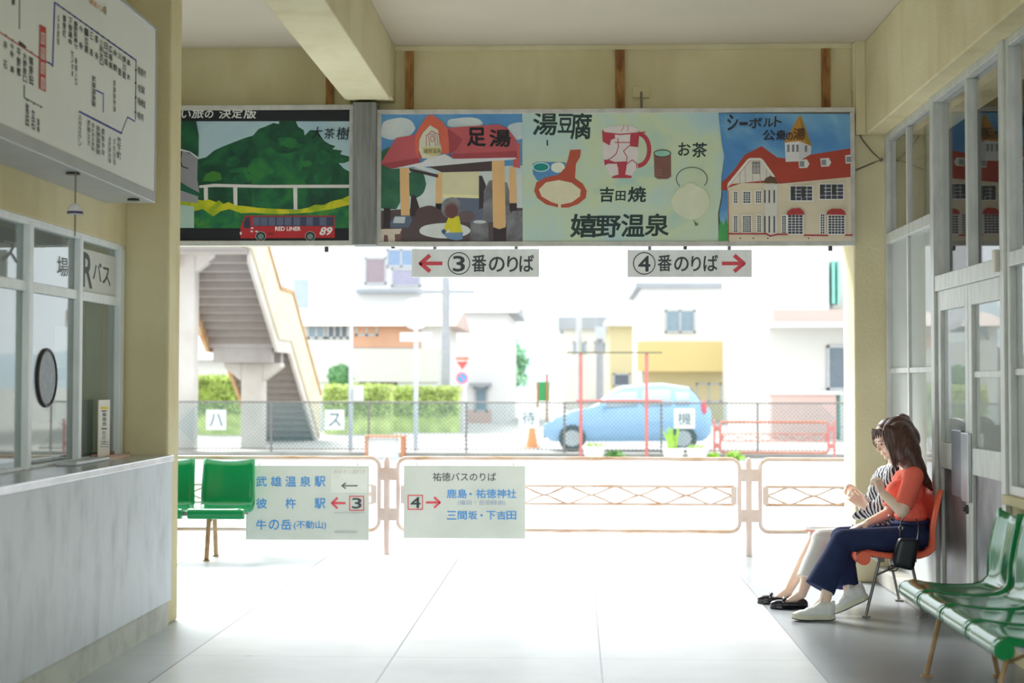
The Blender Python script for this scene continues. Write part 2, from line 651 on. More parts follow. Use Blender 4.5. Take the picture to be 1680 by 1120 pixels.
# front: the band of wall above the big opening, behind the painted boards
struct(MB().box(-6.2, 1.975, 11.62, 12.02, 2.42, TOP).build('wall_front', PLASTER))
struct(MB().box(1.975, 2.6, FRONT, 12.03, 0, TOP).build('wall_front_pillar', PLASTER_PALE, bevel=0.012))
struct(MB().box(1.99, 2.058, FRONT - 0.03, FRONT, 3.17, TOP).build('trim_1', PLASTER_PALE))
struct(MB().box(-1.33, 1.975, 11.585, 11.62, TOP - 0.035, TOP - 0.001).build('trim_2', PLASTER_PALE))
# deep ceiling beam running to the gap between the boards
struct(MB().box(-1.635, -1.31, ROOF, 11.30, 3.40, TOP).build('ceiling_beam', PLASTER_PALE, bevel=0.01))
struct(MB().box(-1.635, -1.31, 11.30, 11.62, 3.43, TOP).build('ceiling_beam_end', PLASTER))
# right side
struct(MB().box(2.06, 2.6, BACK, FRONT, 3.17, TOP).build('wall_right_beam', PLASTER, bevel=0.01))
wr = MB()
wr.box(2.21, 2.5, BACK, 8.32, 0, 0.80)
wr.box(2.21, 2.5, BACK, 5.2, 0.80, 3.17)
struct(wr.build('wall_right', PLASTER))
struct(MB().box(2.17, 2.5, 5.2, 8.36, 0.795, 0.845).build('trim_3', PLASTER_PALE, bevel=0.006))
kerb_m = two_tone('concrete_kerb', (176, 174, 166), (150, 148, 140), 3, 0.4, 0.7, rough=0.9, bump=0.2)
struct(MB().box(2.12, 2.5, 10.02, FRONT, 0, 0.115).build('trim_4', kerb_m, bevel=0.008))
struct(MB().box(2.255, 2.5, 10.02, FRONT, 0.115, 0.42).build('wall_right_panel', mat('grey_spandrel', (186, 192, 192), 0.6)))
# room behind the right-hand glass
rr = MB()
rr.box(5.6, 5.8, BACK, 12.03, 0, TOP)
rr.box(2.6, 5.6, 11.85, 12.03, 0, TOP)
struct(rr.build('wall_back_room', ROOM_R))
# ticket office on the left
struct(MB().box(-2.95, -2.615, 5.6, 9.30, 2.20, TOP).build('wall_left', PLASTER, bevel=0.008))
struct(MB().box(-2.95, -2.615, BACK, 5.6, 0, TOP).build('wall_left_near', PLASTER))
struct(MB().box(-2.95, -2.661, 5.6, 9.30, 0, 0.95).build('wall_left_base', PLASTER))
struct(MB().box(-2.95, -2.365, 9.30, 9.56, 0, TOP).build('wall_left_pillar', PLASTER, bevel=0.014))
oi = MB()
oi.box(-6.2, -6.0, BACK, 12.03, 0, TOP)
oi.box(-6.0, -2.95, 9.30, 9.50, 0, TOP)
struct(oi.build('wall_office', OFFICE))

# stained wooden battens on the front wall
for i, (xa, xb) in enumerate(((535, 548), (665, 678.5), (1009.5, 1025), (1348, 1362))):
    a, b = at(xa, 120, Y=11.6), at(xb, 120, Y=11.6)
    lab = ('stained wooden batten half hidden behind the ceiling beam', 'stained wooden batten just right of the ceiling beam', 'stained wooden batten near the middle of the wall above the boards', 'stained wooden batten close to the right pillar above the boards')[i]
    o = struct(MB().box(a.x, b.x, 11.59, 11.62, 3.2, TOP - 0.036).build('trim_%d' % (5 + i), WOOD_RUST))
    o['label'] = lab

# grey weathered filler post between the two painted boards
grey_post = two_tone('weathered_grey_timber', (118, 120, 120), (150, 152, 152), 3, 0.35, 0.7, rough=0.85, stretch=(9, 9, 0.7), bump=0.15)
pm = MB().box(-1.588, -1.425, 11.40, 11.60, 2.385, 3.40)
pm.cyl((-1.50, 11.396, 3.13), (-1.50, 11.402, 3.13), 0.008)
pm.cyl((-1.50, 11.396, 3.29), (-1.50, 11.402, 3.29), 0.006)
struct(pm.build('wall_front_post', grey_post))

# ---------------------------------------------------------------- ticket counter
SCUFF = two_tone('scuffed_grey_panel', (198, 207, 216), (186, 195, 204), 3.0, 0.46, 0.60, rough=0.42, stretch=(2.4, 2.4, 1.0), third=(164, 172, 181))
STEEL_TOP = two_tone('worn_steel_top', (206, 206, 208), (176, 178, 182), 3, 0.35, 0.7, rough=0.25, metal=0.45, stretch=(1, 1, 1))
PLINTH = two_tone('stained_plinth', (204, 207, 200), (186, 189, 180), 3, 0.45, 0.68, rough=0.8, stretch=(2, 2, 2), third=(160, 160, 150))
tk = thing('ticket_counter', 'long grey ticket counter with steel top under the office windows', 'counter', (-2.5, 7.5, 0))
MB().box(-2.66, -2.337, 5.6, 9.30, 0.152, 0.95).build('front_panel', SCUFF, tk)
MB().box(-2.66, -2.352, 5.6, 9.30, 0, 0.152).build('plinth', PLINTH, tk)
MB().box(-2.66, -2.325, 5.6, 9.298, 0.95, 0.988).build('countertop', STEEL_TOP, tk, bevel=0.006)

# ---------------------------------------------------------------- ticket office windows
def panes(parent, X, cells, m=GLASS, name='pane'):
    for (y0, y1, z0, z1) in cells:
        MB().box(X - 0.002, X + 0.002, y0, y1, z0, z1).build(name, m, parent)

def bars(parent, name, boxes, m, bevel=0.004):
    mb = MB()
    for b in boxes:
        mb.box(*b)
    return mb.build(name, m, parent, bevel=bevel)

LX = -2.65
ys = [6.00, 6.86, 7.68, 8.47, 9.26]
paper = mat('white_paper', (236, 236, 230), 0.7, var=0.02)
for i in range(4):
    y0, y1 = ys[i], ys[i + 1]
    w = thing('window_%d' % (i + 1), '', 'window', (LX, y0, 0.99))
    del w['category'], w['label']
    struct(w)
    last = i == 3
    bars(w, 'window_frame', [(LX - 0.04, LX + 0.035, y1 - 0.085 if last else y1 - 0.05, y1, 0.988, 2.18),
                             (LX - 0.04, LX + 0.03, y0, y1, 2.165, 2.20),
                             (LX - 0.03, LX + 0.02, y0, y1, 0.988, 1.005),
                             (LX - 0.03, LX + 0.02, y0 + 0.0, y0 + 0.05, 0.988, 2.18)], ALU_BLUE)
    bars(w, 'transom', [(LX - 0.03, LX + 0.02, y0 + 0.05, y1 - 0.05, 1.845, 1.895)], ALU_BLUE)
    panes(w, LX, [(y0 + 0.05, y1 - 0.05, 1.005, 1.845), (y0 + 0.05, y1 - 0.05, 1.895, 2.165)], GLASS_OFFICE)
    if i == 2:
        g = MB().cyl((LX - 0.008, 7.985, 1.43), (LX + 0.008, 7.985, 1.43), 0.134, n=40).build('speaking_grille', mat('perforated_grey_disc', (134, 143, 152), 0.5, metal=0.0, var=0.18, scale=60), w)
        r = MB()
        r.tube([(LX + 0.006, 7.985 + 0.14 * cos(a), 1.43 + 0.14 * sin(a)) for a in [2 * pi * k / 40 for k in range(40)]], 0.009, 8, True)
        r.build('rubber_ring', mat('dark_rubber', (52, 46, 50), 0.5), g, smooth=True)
# pasted white panel with the bus lettering in the last window, and papers stuck to the glass
w4 = bpy.data.objects['window_4']
MB().box(LX + 0.003, LX + 0.006, 8.52, 9.17, 1.895, 2.125).build('frosted_panel', mat('frosted_panel', (208, 212, 208), 0.6, var=0.03), w4)
cv = Canvas(X=LX + 0.006, off=0.001)
ink = (70, 72, 72)
cv.text(ink, 'R', [(136, 412), (152, 419), (151, 474), (135, 470)], 0.02)
cv.text(ink, 'バス', [(153, 428), (180, 436), (181, 470), (152, 458)], 0.01)
cv.build('lettering', w4)
w3 = bpy.data.objects['window_3']
cv = Canvas(X=LX - 0.001, off=0.004)
cv.text((104, 110, 112), '場', [(93, 419), (111, 424), (111, 452), (93, 456)], 0.01)
cv.build('lettering', w3)
w2 = bpy.data.objects['window_2']
cv = Canvas(X=LX - 0.001, off=0.004)
cv.text((104, 110, 112), 'ス', [(1, 392), (27, 398), (28, 432), (2, 428)], 0.01)
cv.build('lettering', w2)
ins = MB()
ins.box(LX - 0.03, LX - 0.028, 8.22, 8.40, 1.48, 1.70)
ins.box(LX - 0.03, LX - 0.028, 8.24, 8.40, 1.20, 1.42)
tag(ins.build('pasted_notice', paper), 'white papers stuck inside the glass beside the round speaking grille', 'notice')
# the pale green curtain drawn behind the last window
def curt(u, v):
    y = 8.80 + 0.30 * u + 0.05 * v * u
    return Vector((LX - 0.055 + 0.014 * sin(u * 34 + 0.8 * sin(v * 3)), y, 0.99 + 0.86 * (1 - v)))
tag(MB().grid(curt, 60, 8).build('curtain', mat('pale_green_curtain', (172, 196, 184), 0.85, var=0.08, scale=3), smooth=True, solid=0.003, fix=False), 'pale green curtain hanging inside the last ticket office window', 'curtain')
# things on the counter
nc = thing('notice_card', 'tall white notice card standing at the corner of the counter', 'card', (-2.60, 9.08, 0.99))
pa, pb = at(162, 662, X=-2.60), at(180, 662, X=-2.60)
MB().box(-2.604, -2.598, pa.y, pb.y, 0.995, 1.31).build('board', paper, nc)
cv = Canvas(X=-2.598, off=0.001)
cv.blob((226, 200, 40), 171, 669, 7, 2.6)
for (a, b, c, d) in ((166, 673, 175, 675), (166, 702, 175, 704)):
    cv.rect((70, 72, 74), a, b, c, d)
cv.column((84, 88, 90), '乗車券', 171, 676, 699, 7, bold=0.01)
cv.column((120, 124, 126), '発売所', 170, 706, 730, 6)
for y in (724, 728, 732):
    cv.rect((150, 152, 154), 164, y, 178, y + 1.1)
cv.build('lettering', nc)
tr = thing('wooden_tray', 'low wooden tray on the counter in front of the curtain', 'tray', (-2.56, 8.85, 0.988))
MB().box(-2.615, -2.52, 8.62, 9.06, 0.988, 1.0).build('base', mat('pale_wood', (206, 160, 104), 0.5, var=0.15, scale=8, stretch=(1, 8, 1)), tr)
t2 = MB()
t2.box(-2.615, -2.607, 8.62, 9.06, 1.0, 1.016)
t2.box(-2.527, -2.52, 8.62, 9.06, 1.0, 1.012)
t2.build('rim', mat('brown_wood', (140, 92, 52), 0.5, var=0.1), tr)
ct = MB()
ct.box(-2.61, -2.50, 8.02, 8.60, 0.988, 1.008)
tag(ct.build('coin_mat', mat('grey_white_mat', (196, 202, 208), 0.4), bevel=0.008), 'flat pale grey mat on the counter below the speaking grille', 'mat')
bxm = MB().box(-2.80, -2.70, 7.95, 8.25, 0.99, 1.20)
tag(bxm.build('paper_box', mat('cream_card_box', (236, 228, 220), 0.7), bevel=0.006), 'cream box behind the glass under the speaking grille', 'box')
struct(MB().box(-3.6, -2.95, 5.6, 9.3, 0, 0.985).build('wall_office_shelf', OFFICE))

# ---------------------------------------------------------------- right-hand windows and doors (aluminium)
RX = 2.23
def rwin(n, y0, y1, zlow, ztran, ymid, cross):
    w = thing('window_%d' % n, '', 'window', (RX, y0, zlow))
    del w['category'], w['label']
    struct(w)
    b = [(RX - 0.035, RX + 0.04, y1 - 0.055, y1, zlow, 3.17), (RX - 0.035, RX + 0.04, y0, y0 + 0.06, zlow, 3.17),
         (RX - 0.035, RX + 0.04, y0 + 0.06, y1 - 0.055, 3.125, 3.17), (RX - 0.035, RX + 0.04, y0 + 0.06, y1 - 0.055, zlow, zlow + 0.05)]
    bars(w, 'window_frame', b, ALU)
    bars(w, 'transom', [(RX - 0.04, RX + 0.03, y0 + 0.06, y1 - 0.055, ztran, ztran + 0.075)], ALU)
    bars(w, 'mullion', [(RX - 0.02, RX + 0.02, ymid - 0.022, ymid + 0.022, zlow + 0.05, ztran), (RX - 0.02, RX + 0.02, ymid - 0.022, ymid + 0.022, ztran + 0.075, 3.125)], ALU)
    bars(w, 'glazing_bar', [(RX - 0.016, RX + 0.016, y0 + 0.06, ymid - 0.022, cross, cross + 0.035), (RX - 0.016, RX + 0.016, ymid + 0.022, y1 - 0.055, cross, cross + 0.035)], ALU)
    for (a, c) in ((y0 + 0.06, ymid), (ymid, y1 - 0.055)):
        panes(w, RX, [(a, c, zlow + 0.05, ztran)], GLASS_DIM)
        panes(w, RX, [(a, c, ztran + 0.075, 3.125)], GLASS)
    return w
rwin(5, 10.02, FRONT, 0.42, 2.385, 10.86, 1.475)
rwin(6, 6.75, 8.32, 0.845, 2.0, 7.5, 1.45)
rwin(7, 5.2, 6.75, 0.845, 2.0, 5.97, 1.45)
# blinds hanging inside the window beside the pillar
tag(MB().box(2.275, 2.279, 10.09, FRONT - 0.06, 0.47, 2.38).build('roller_blind', mat('pale_blind', (214, 218, 214), 0.8)), 'pale roller blind inside the window beside the right pillar', 'blind')
d1 = thing('door_1', '', 'door', (RX, 9.15, 0))
del d1['category'], d1['label']
struct(d1)
bars(d1, 'door_frame', [(RX - 0.05, RX + 0.05, 9.93, 10.02, 0, 3.17), (RX - 0.05, RX + 0.05, 8.32, 8.40, 0, 3.17),
                        (RX - 0.045, RX + 0.045, 8.40, 9.93, 3.125, 3.17), (RX - 0.045, RX + 0.045, 8.40, 9.93, 1.965, 2.06)], ALU)
bars(d1, 'mullion', [(RX - 0.03, RX + 0.03, 9.145, 9.195, 2.06, 3.125)], ALU)
for (a, b) in ((8.40, 9.145), (9.195, 9.93)):
    panes(d1, RX + 0.01, [(a, b, 2.06, 3.125)], GLASS)
DIRTY = two_tone('smeared_steel_panel', (150, 154, 158), (104, 102, 102), 2.2, 0.36, 0.58, rough=0.4, metal=0.4, stretch=(1.5, 1.5, 1), third=(96, 88, 84))
def leaf(y0, y1, lock, mid):
    lf = bars(d1, 'door_leaf', [(RX - 0.03, RX + 0.015, y0, y0 + 0.075, 0.02, 1.965), (RX - 0.03, RX + 0.015, y1 - 0.075, y1, 0.02, 1.965),
                                (RX - 0.03, RX + 0.015, y0 + 0.075, y1 - 0.075, 1.845, 1.965), (RX - 0.03, RX + 0.015, y0 + 0.075, y1 - 0.075, 0.90, 1.05),
                                (RX - 0.03, RX + 0.015, y0 + 0.075, y1 - 0.075, 0.02, 0.14)], ALU)
    panes(lf, RX - 0.005, [(y0 + 0.075, y1 - 0.075, 1.05, 1.845)], GLASS_DIM)
    MB().box(RX - 0.012, RX, y0 + 0.075, y1 - 0.075, 0.14, 0.90).build('kick_panel', DIRTY, lf)
    if mid:
        bars(lf, 'glazing_bar', [(RX - 0.018, RX + 0.01, y0 + 0.075, y1 - 0.075, 1.44, 1.475)], ALU)
    return lf
la = leaf(9.165, 9.925, True, False)
lb = leaf(8.405, 9.16, False, True)
PLATE = mat('grey_push_plate', (128, 134, 142), 0.35, metal=0.4)
PLATE2 = mat('bright_push_plate', (184, 190, 194), 0.3, metal=0.5)
MB().box(RX - 0.05, RX - 0.03, 9.27, 9.50, 0.76, 1.14).build('push_plate', PLATE, la, bevel=0.004)
MB().box(RX - 0.052, RX - 0.03, 9.10, 9.26, 0.745, 1.13).build('push_plate', PLATE2, lb, bevel=0.004)
kn = MB()
kn.cyl((RX - 0.03, 9.205, 0.70), (RX - 0.045, 9.205, 0.70), 0.026, n=18)
kn.cyl((RX - 0.045, 9.205, 0.70), (RX - 0.055, 9.205, 0.70), 0.012, n=12)
kn.build('lock', mat('dark_lock', (84, 84, 84), 0.35, metal=0.7), la, smooth=True)
bars(d1, 'alarm_sensor', [(RX - 0.07, RX - 0.045, 8.41, 8.47, 1.985, 2.10)], mat('cream_plastic', (212, 206, 194), 0.5))
# ================================================================== painted boards and signs
WHITE_FRAME = two_tone('pale_board_frame', (206, 206, 202), (184, 182, 176), 4, 0.4, 0.7, rough=0.6, stretch=(2, 2, 2))
BY = 11.50                        # front face of the boards
def watercolour(name, cols, scale):
    m, nt, b = base_mat(name)
    tc = node(nt, 'ShaderNodeTexCoord')
    nz = node(nt, 'ShaderNodeTexNoise')
    nz.inputs['Scale'].default_value = scale
    nz.inputs['Detail'].default_value = 4
    nz.inputs['Distortion'].default_value = 0.6
    nt.links.new(tc.outputs['Object'], nz.inputs['Vector'])
    rp = node(nt, 'ShaderNodeValToRGB')
    e = rp.color_ramp.elements
    while len(e) < len(cols):
        e.new(0.5)
    for k, (p, c) in enumerate(cols):
        e[k].position = p
        e[k].color = (*lin(c), 1)
    nt.links.new(nz.outputs['Fac'], rp.inputs['Fac'])
    nt.links.new(rp.outputs['Color'], b.inputs['Base Color'])
    b.inputs['Roughness'].default_value = 0.6
    return m

def board_frame(parent, x0, x1, z0, z1, wd):
    f = MB()
    f.box(x0, x1, BY - 0.012, BY + 0.05, z1 - wd, z1)
    f.box(x0, x1, BY - 0.012, BY + 0.05, z0, z0 + wd)
    f.box(x0, x0 + wd, BY - 0.012, BY + 0.05, z0 + wd, z1 - wd)
    f.box(x1 - wd, x1, BY - 0.012, BY + 0.05, z0 + wd, z1 - wd)
    f.build('frame', WHITE_FRAME, parent, bevel=0.003)
    MB().box(x0 + 0.005, x1 - 0.005, BY + 0.004, BY + 0.11, z0 + 0.005, z1 - 0.005).build('backing_board', mat('grey_backing', (130, 130, 126), 0.8), parent)

# ---- left board: the tea tree and the red coach
lb_t = thing('mural_board', 'framed painting of a green tea tree hill with a red coach below', 'painting', (-2.7, BY, 2.38))
board_frame(lb_t, -4.6, -1.59, 2.385, 3.40, 0.036)
K = (20, 26, 34)
cv = Canvas(Y=BY, off=0.0)
cv.view(280, 150, 4.147)
L = -1650
SKYL = watercolour('painted_pale_sky', [(0.35, (168, 200, 218)), (0.65, (186, 212, 224))], 3)
GREEN_D = watercolour('painted_dark_green', [(0.35, (8, 66, 50)), (0.5, (14, 80, 54)), (0.66, (24, 96, 60))], 9)
GREEN_M = watercolour('painted_mid_green', [(0.35, (10, 84, 56)), (0.5, (22, 104, 62)), (0.66, (44, 124, 60))], 8)
GRASS_P = watercolour('painted_bank_green', [(0.35, (16, 96, 70)), (0.52, (34, 120, 66)), (0.66, (70, 140, 60))], 10)
YEL_P = watercolour('painted_yellow_green', [(0.33, (150, 176, 28)), (0.5, (206, 208, 30)), (0.68, (224, 200, 52))], 9)
cv.rect(SKYL, L, 108, 1222, 1018)
cv.rect(K, L, 108, 1222, 203)
cv.rect(K, L, 925, 1222, 1020)
cv.poly(GREEN_D, [(L, 480), (-600, 420), (-100, 470), (190, 460), (240, 448), (298, 400), (360, 372), (430, 345), (500, 318), (560, 300), (598, 256), (650, 236), (700, 214), (735, 222), (742, 198), (850, 200), (868, 240), (905, 262), (912, 300), (950, 262), (1000, 268), (1030, 318), (1050, 340), (1085, 360), (1122, 372), (1100, 392), (1168, 402), (1150, 430), (1168, 470), (1145, 490), (1180, 525), (1222, 548), (1222, 800), (L, 800)])
rnd = random.Random(3)
for k in range(34):
    x, y = rnd.uniform(200, 1150), rnd.uniform(330, 600)
    if y > 300 + abs(x - 780) * 0.42:
        cv.blob(GREEN_D if k % 2 else GREEN_M, x, y, rnd.uniform(30, 80), rnd.uniform(20, 44), 0.12, seed=k)
cv.poly(GREEN_M, [(520, 520), (560, 460), (600, 450), (610, 400), (680, 380), (740, 420), (800, 420), (850, 412), (900, 430), (905, 500), (880, 560), (930, 640), (940, 800), (560, 800), (545, 640), (560, 590)])
cv.poly(GREEN_M, [(990, 420), (1040, 396), (1090, 430), (1100, 480), (1040, 500), (990, 480)])
cv.poly((60, 128, 48), [(215, 610), (240, 560), (290, 540), (340, 556), (350, 600), (300, 612)])
# railing
cv.poly((226, 222, 222), [(195, 640), (300, 628), (620, 636), (1222, 634), (1222, 656), (620, 656), (300, 650), (195, 656)])
for x in (240, 440, 848):
    cv.poly((226, 222, 222), [(x - 14, 645), (x + 14, 645), (x + 15, 810), (x - 10, 810)])
cv.poly(GRASS_P, [(L, 760), (165, 745), (300, 775), (560, 800), (830, 815), (1000, 800), (1222, 740), (1222, 930), (L, 930)])
cv.poly(YEL_P, [(L, 735), (170, 735), (230, 742), (260, 735), (310, 752), (330, 740), (360, 765), (395, 752), (440, 775), (490, 778), (600, 792), (760, 800), (860, 805), (940, 790), (980, 770), (1040, 772), (1100, 745), (1170, 730), (1222, 704), (1222, 770), (1100, 800), (960, 822), (860, 830), (700, 835), (560, 825), (480, 828), (400, 800), (340, 815), (290, 850), (220, 800), (170, 812), (L, 800)])
# tree trunk and rocks at the left
cv.poly(GREEN_D, [(L, 203), (175, 203), (192, 300), (190, 450), (60, 392), (L, 392)])
cv.poly((150, 148, 158), [(L, 392), (60, 394), (185, 452), (182, 600), (196, 690), (120, 650), (60, 610), (L, 610)])
cv.line((214, 220, 222), [(60, 394), (130, 412), (188, 452)], 10)
cv.line(K, [(76, 410), (68, 470), (78, 510), (118, 524)], 8)
cv.poly((20, 98, 78), [(L, 610), (60, 612), (180, 690), (190, 720), (60, 670), (L, 660)])
cv.poly((152, 152, 162), [(L, 660), (60, 670), (190, 716), (185, 760), (60, 745), (L, 745)])
cv.poly((178, 204, 196), [(L, 770), (62, 770), (160, 782), (160, 928), (L, 928)])
# the coach
RED = (190, 42, 52)
cv.poly(RED, [(476, 925), (492, 880), (508, 845), (1116, 845), (1118, 996), (476, 1000)])
cv.poly((60, 68, 96), [(560, 852), (1110, 852), (1110, 916), (560, 916)])
for x in (560, 612, 666, 722, 776, 836, 924, 1014):
    cv.rect((96, 104, 132), x, 856, x + 46, 912)
cv.poly((52, 58, 84), [(498, 888), (512, 856), (540, 852), (545, 930), (500, 930)])
cv.rect(RED, 545, 845, 556, 1000)
cv.text((240, 236, 236), 'RED LINER', (712, 920, 886, 948), 0.03)
cv.text((240, 236, 236), '89', (1014, 922, 1102, 978), 0.03, 0.3)
for x, y in ((556, 930), (553, 952), (586, 952)):
    cv.rect((232, 226, 226), x - 9, y - 5, x + 9, y + 5)
cv.rect((232, 226, 226), 472, 955, 484, 975)
cv.rect((130, 30, 40), 660, 962, 700, 974)
for x in (614, 950):
    cv.blob((24, 26, 30), x, 985, 34, 32)
    cv.blob((120, 140, 138), x, 987, 21, 20)
    cv.ring((190, 200, 200), x, 985, 35, 33, 3)
WHT = (226, 228, 228)
for ch, q in (('し', (20, 128, 72, 190)), ('い', (76, 132, 138, 182)), ('旅', (142, 116, 230, 184)), ('の', (234, 130, 292, 182)), ('決', (330, 118, 412, 186)), ('定', (414, 118, 490, 184)), ('版', (496, 116, 588, 186))):
    cv.text(WHT, ch, q, 0.018, 0.12)
for ch, q in (('大', (958, 240, 1036, 324)), ('茶', (1046, 252, 1118, 324)), ('樹', (1128, 244, 1218, 330))):
    cv.text(K, ch, q, 0.008, 0.1)
cv.build('painting', lb_t)

# ---- right board: foot bath, tofu and tea, the public bath house
rb_t = thing('mural_board', 'wide framed painting of foot bath, tofu, tea and red roofed bath house', 'painting', (0.27, BY, 2.38))
board_frame(rb_t, -1.43, 1.977, 2.378, 3.362, 0.034)
cv = Canvas(Y=BY, off=0.0)
cv.view(600, 160, 4.307)
BLUE_S = watercolour('painted_blue_sky', [(0.3, (72, 136, 204)), (0.5, (92, 154, 212)), (0.7, (128, 184, 222))], 2.6)
CLOUD = watercolour('painted_cloud', [(0.35, (196, 214, 226)), (0.65, (220, 228, 232))], 6)
cv.rect(BLUE_S, 100, 84, 1112, 1022)
cv.blob(CLOUD, 230, 215, 122, 72, 0.05)
cv.blob(CLOUD, 190, 250, 90, 46, 0.05)
cv.blob(CLOUD, 700, 180, 130, 40, 0.06)
cv.blob(CLOUD, 1075, 235, 80, 60, 0.05)
cv.poly((206, 224, 230), [(100, 800), (100, 620), (300, 500), (1112, 480), (1112, 820)])
cv.poly((216, 226, 228), [(350, 690), (430, 640), (520, 560), (890, 500), (1010, 560), (1112, 520), (1112, 820), (350, 820)])
cv.poly((92, 78, 84), [(100, 800), (520, 770), (1112, 780), (1112, 1022), (100, 1022)])
LEAFP = watercolour('painted_leaf_green', [(0.35, (46, 100, 80)), (0.65, (62, 122, 92))], 7)
cv.blob(LEAFP, 160, 500, 80, 150, 0.04)
cv.poly(LEAFP, [(100, 470), (240, 470), (244, 740), (215, 790), (100, 782)])
cv.blob(LEAFP, 350, 610, 78, 96, 0.05)
cv.poly((62, 52, 60), [(128, 780), (175, 780), (178, 920), (124, 920)])
cv.poly((62, 52, 60), [(322, 690), (352, 690), (380, 780), (385, 840), (310, 840)])
PILLAR = (236, 192, 138)
cv.poly(PILLAR, [(240, 490), (306, 490), (312, 845), (250, 845)])
cv.poly(PILLAR, [(497, 540), (540, 525), (540, 760), (494, 760)])
cv.rect(K, 494, 748, 540, 790)
cv.poly((226, 222, 186), [(540, 520), (800, 512), (800, 712), (545, 706)])
cv.poly((246, 240, 190), [(545, 682), (800, 690), (800, 712), (545, 708)])
cv.poly((104, 114, 138), [(640, 706), (800, 712), (830, 790), (900, 800), (900, 880), (640, 880)])
cv.poly((66, 58, 68), [(800, 552), (822, 552), (850, 620), (830, 780), (800, 790)])
STONE = watercolour('painted_stone', [(0.35, (104, 104, 112)), (0.65, (146, 148, 156))], 8)
cv.poly(STONE, [(830, 790), (835, 660), (870, 590), (900, 580), (1000, 600), (1020, 680), (1025, 830), (990, 900), (830, 860)])
cv.poly((124, 90, 92), [(100, 930), (256, 925), (250, 1022), (100, 1022)])
cv.blob((92, 72, 76), 440, 830, 92, 66, 0.05)
cv.blob(STONE, 606, 780, 74, 76, 0.03)
cv.blob((122, 100, 104), 606, 800, 50, 60, 0.03)
cv.blob((112, 96, 102), 712, 840, 60, 40, 0.04)
cv.blob((226, 232, 234), 560, 940, 184, 54, 0.02)
cv.poly((96, 110, 136), [(205, 834), (318, 834), (330, 870), (300, 920), (176, 920), (172, 880)])
cv.poly((206, 216, 222), [(206, 842), (282, 842), (274, 888), (192, 886)])
cv.poly((222, 208, 196), [(100, 930), (256, 926), (240, 964), (205, 966), (208, 1020), (160, 1020), (156, 972), (130, 970), (128, 1020), (100, 1020)])
cv.poly(STONE, [(1000, 860), (1040, 800), (1112, 800), (1112, 1022), (990, 1022)])
cv.poly(STONE, [(742, 880), (800, 870), (866, 880), (870, 1018), (736, 1018)])
cv.blob((214, 220, 224), 806, 878, 46, 12)
# bather in a yellow jumper, seen from behind
cv.poly((228, 218, 56), [(586, 845), (660, 838), (672, 900), (686, 958), (600, 968), (590, 930), (560, 950), (552, 930), (570, 880)])
cv.blob((112, 74, 76), 607, 805, 44, 48, 0.02)
cv.poly((118, 150, 190), [(590, 955), (688, 952), (684, 1000), (640, 1010), (580, 995), (540, 960)])
cv.blob((84, 96, 128), 552, 946, 16, 16)
# front pillar
cv.poly(PILLAR, [(892, 440), (980, 440), (990, 915), (945, 930), (900, 915)])
cv.poly((66, 52, 62), [(900, 915), (945, 930), (990, 915), (994, 1020), (904, 1020)])
cv.poly(PILLAR, [(1015, 490), (1060, 490), (1066, 748), (1015, 748)])
cv.rect((66, 52, 62), 1015, 746, 1068, 800)
# roof
ROOF1 = (196, 92, 102)
cv.poly((78, 64, 70), [(420, 480), (890, 440), (892, 520), (540, 528)])
cv.poly((222, 230, 240), [(330, 488), (512, 545), (420, 490)])
cv.poly((70, 56, 64), [(306, 498), (512, 545), (512, 566), (312, 520)])
cv.poly(ROOF1, [(104, 470), (214, 286), (350, 262), (420, 300), (400, 430), (180, 500)])
cv.poly((168, 70, 82), [(104, 470), (370, 425), (390, 458), (180, 504)])
cv.poly(ROOF1, [(580, 214), (935, 190), (1000, 215), (1062, 296), (1070, 384), (620, 396), (570, 320)])
cv.poly((168, 72, 84), [(580, 218), (685, 296), (640, 370), (590, 400)])
cv.poly((172, 72, 84), [(585, 400), (1068, 378), (1075, 432), (620, 432)])
cv.poly((226, 228, 236), [(178, 506), (400, 458), (440, 430), (560, 400), (620, 434), (1060, 424), (1076, 438), (900, 448), (480, 486), (330, 492), (240, 500)])
cv.poly((206, 100, 106), [(1066, 310), (1090, 330), (1092, 500), (1042, 490), (1040, 440), (1072, 430)])
ORNG = (224, 108, 88)
cv.poly(ORNG, [(350, 262), (385, 200), (436, 128), (470, 122), (540, 170), (575, 214), (588, 300), (590, 392), (540, 402), (520, 300), (456, 200), (400, 250), (376, 330), (372, 430), (355, 400), (345, 320)])
cv.poly((222, 222, 204), [(455, 196), (512, 230), (524, 300), (538, 368), (520, 405), (470, 430), (400, 430), (376, 370), (380, 300), (404, 250)])
PK = (186, 96, 120)
cv.line(PK, [(426, 272), (468, 238), (520, 264)], 6)
for x0, x1 in ((430, 428), (446, 452), (490, 494), (506, 512), (520, 526)):
    cv.line(PK, [(x0, 268), (x1, 342)], 5)
cv.line(PK, [(450, 262), (492, 262)], 5)
cv.ring(PK, 471, 294, 15, 24, 5)
cv.poly((214, 200, 150), [(400, 352), (534, 350), (530, 404), (480, 412), (405, 396)])
cv.text((96, 96, 60), '嬉野温泉', (412, 362, 532, 394), 0.01)
cv.text(K, '足', (716, 212, 850, 346), 0.03, 0.0)
cv.text(K, '湯', (872, 226, 1026, 350), 0.03, 0.0)
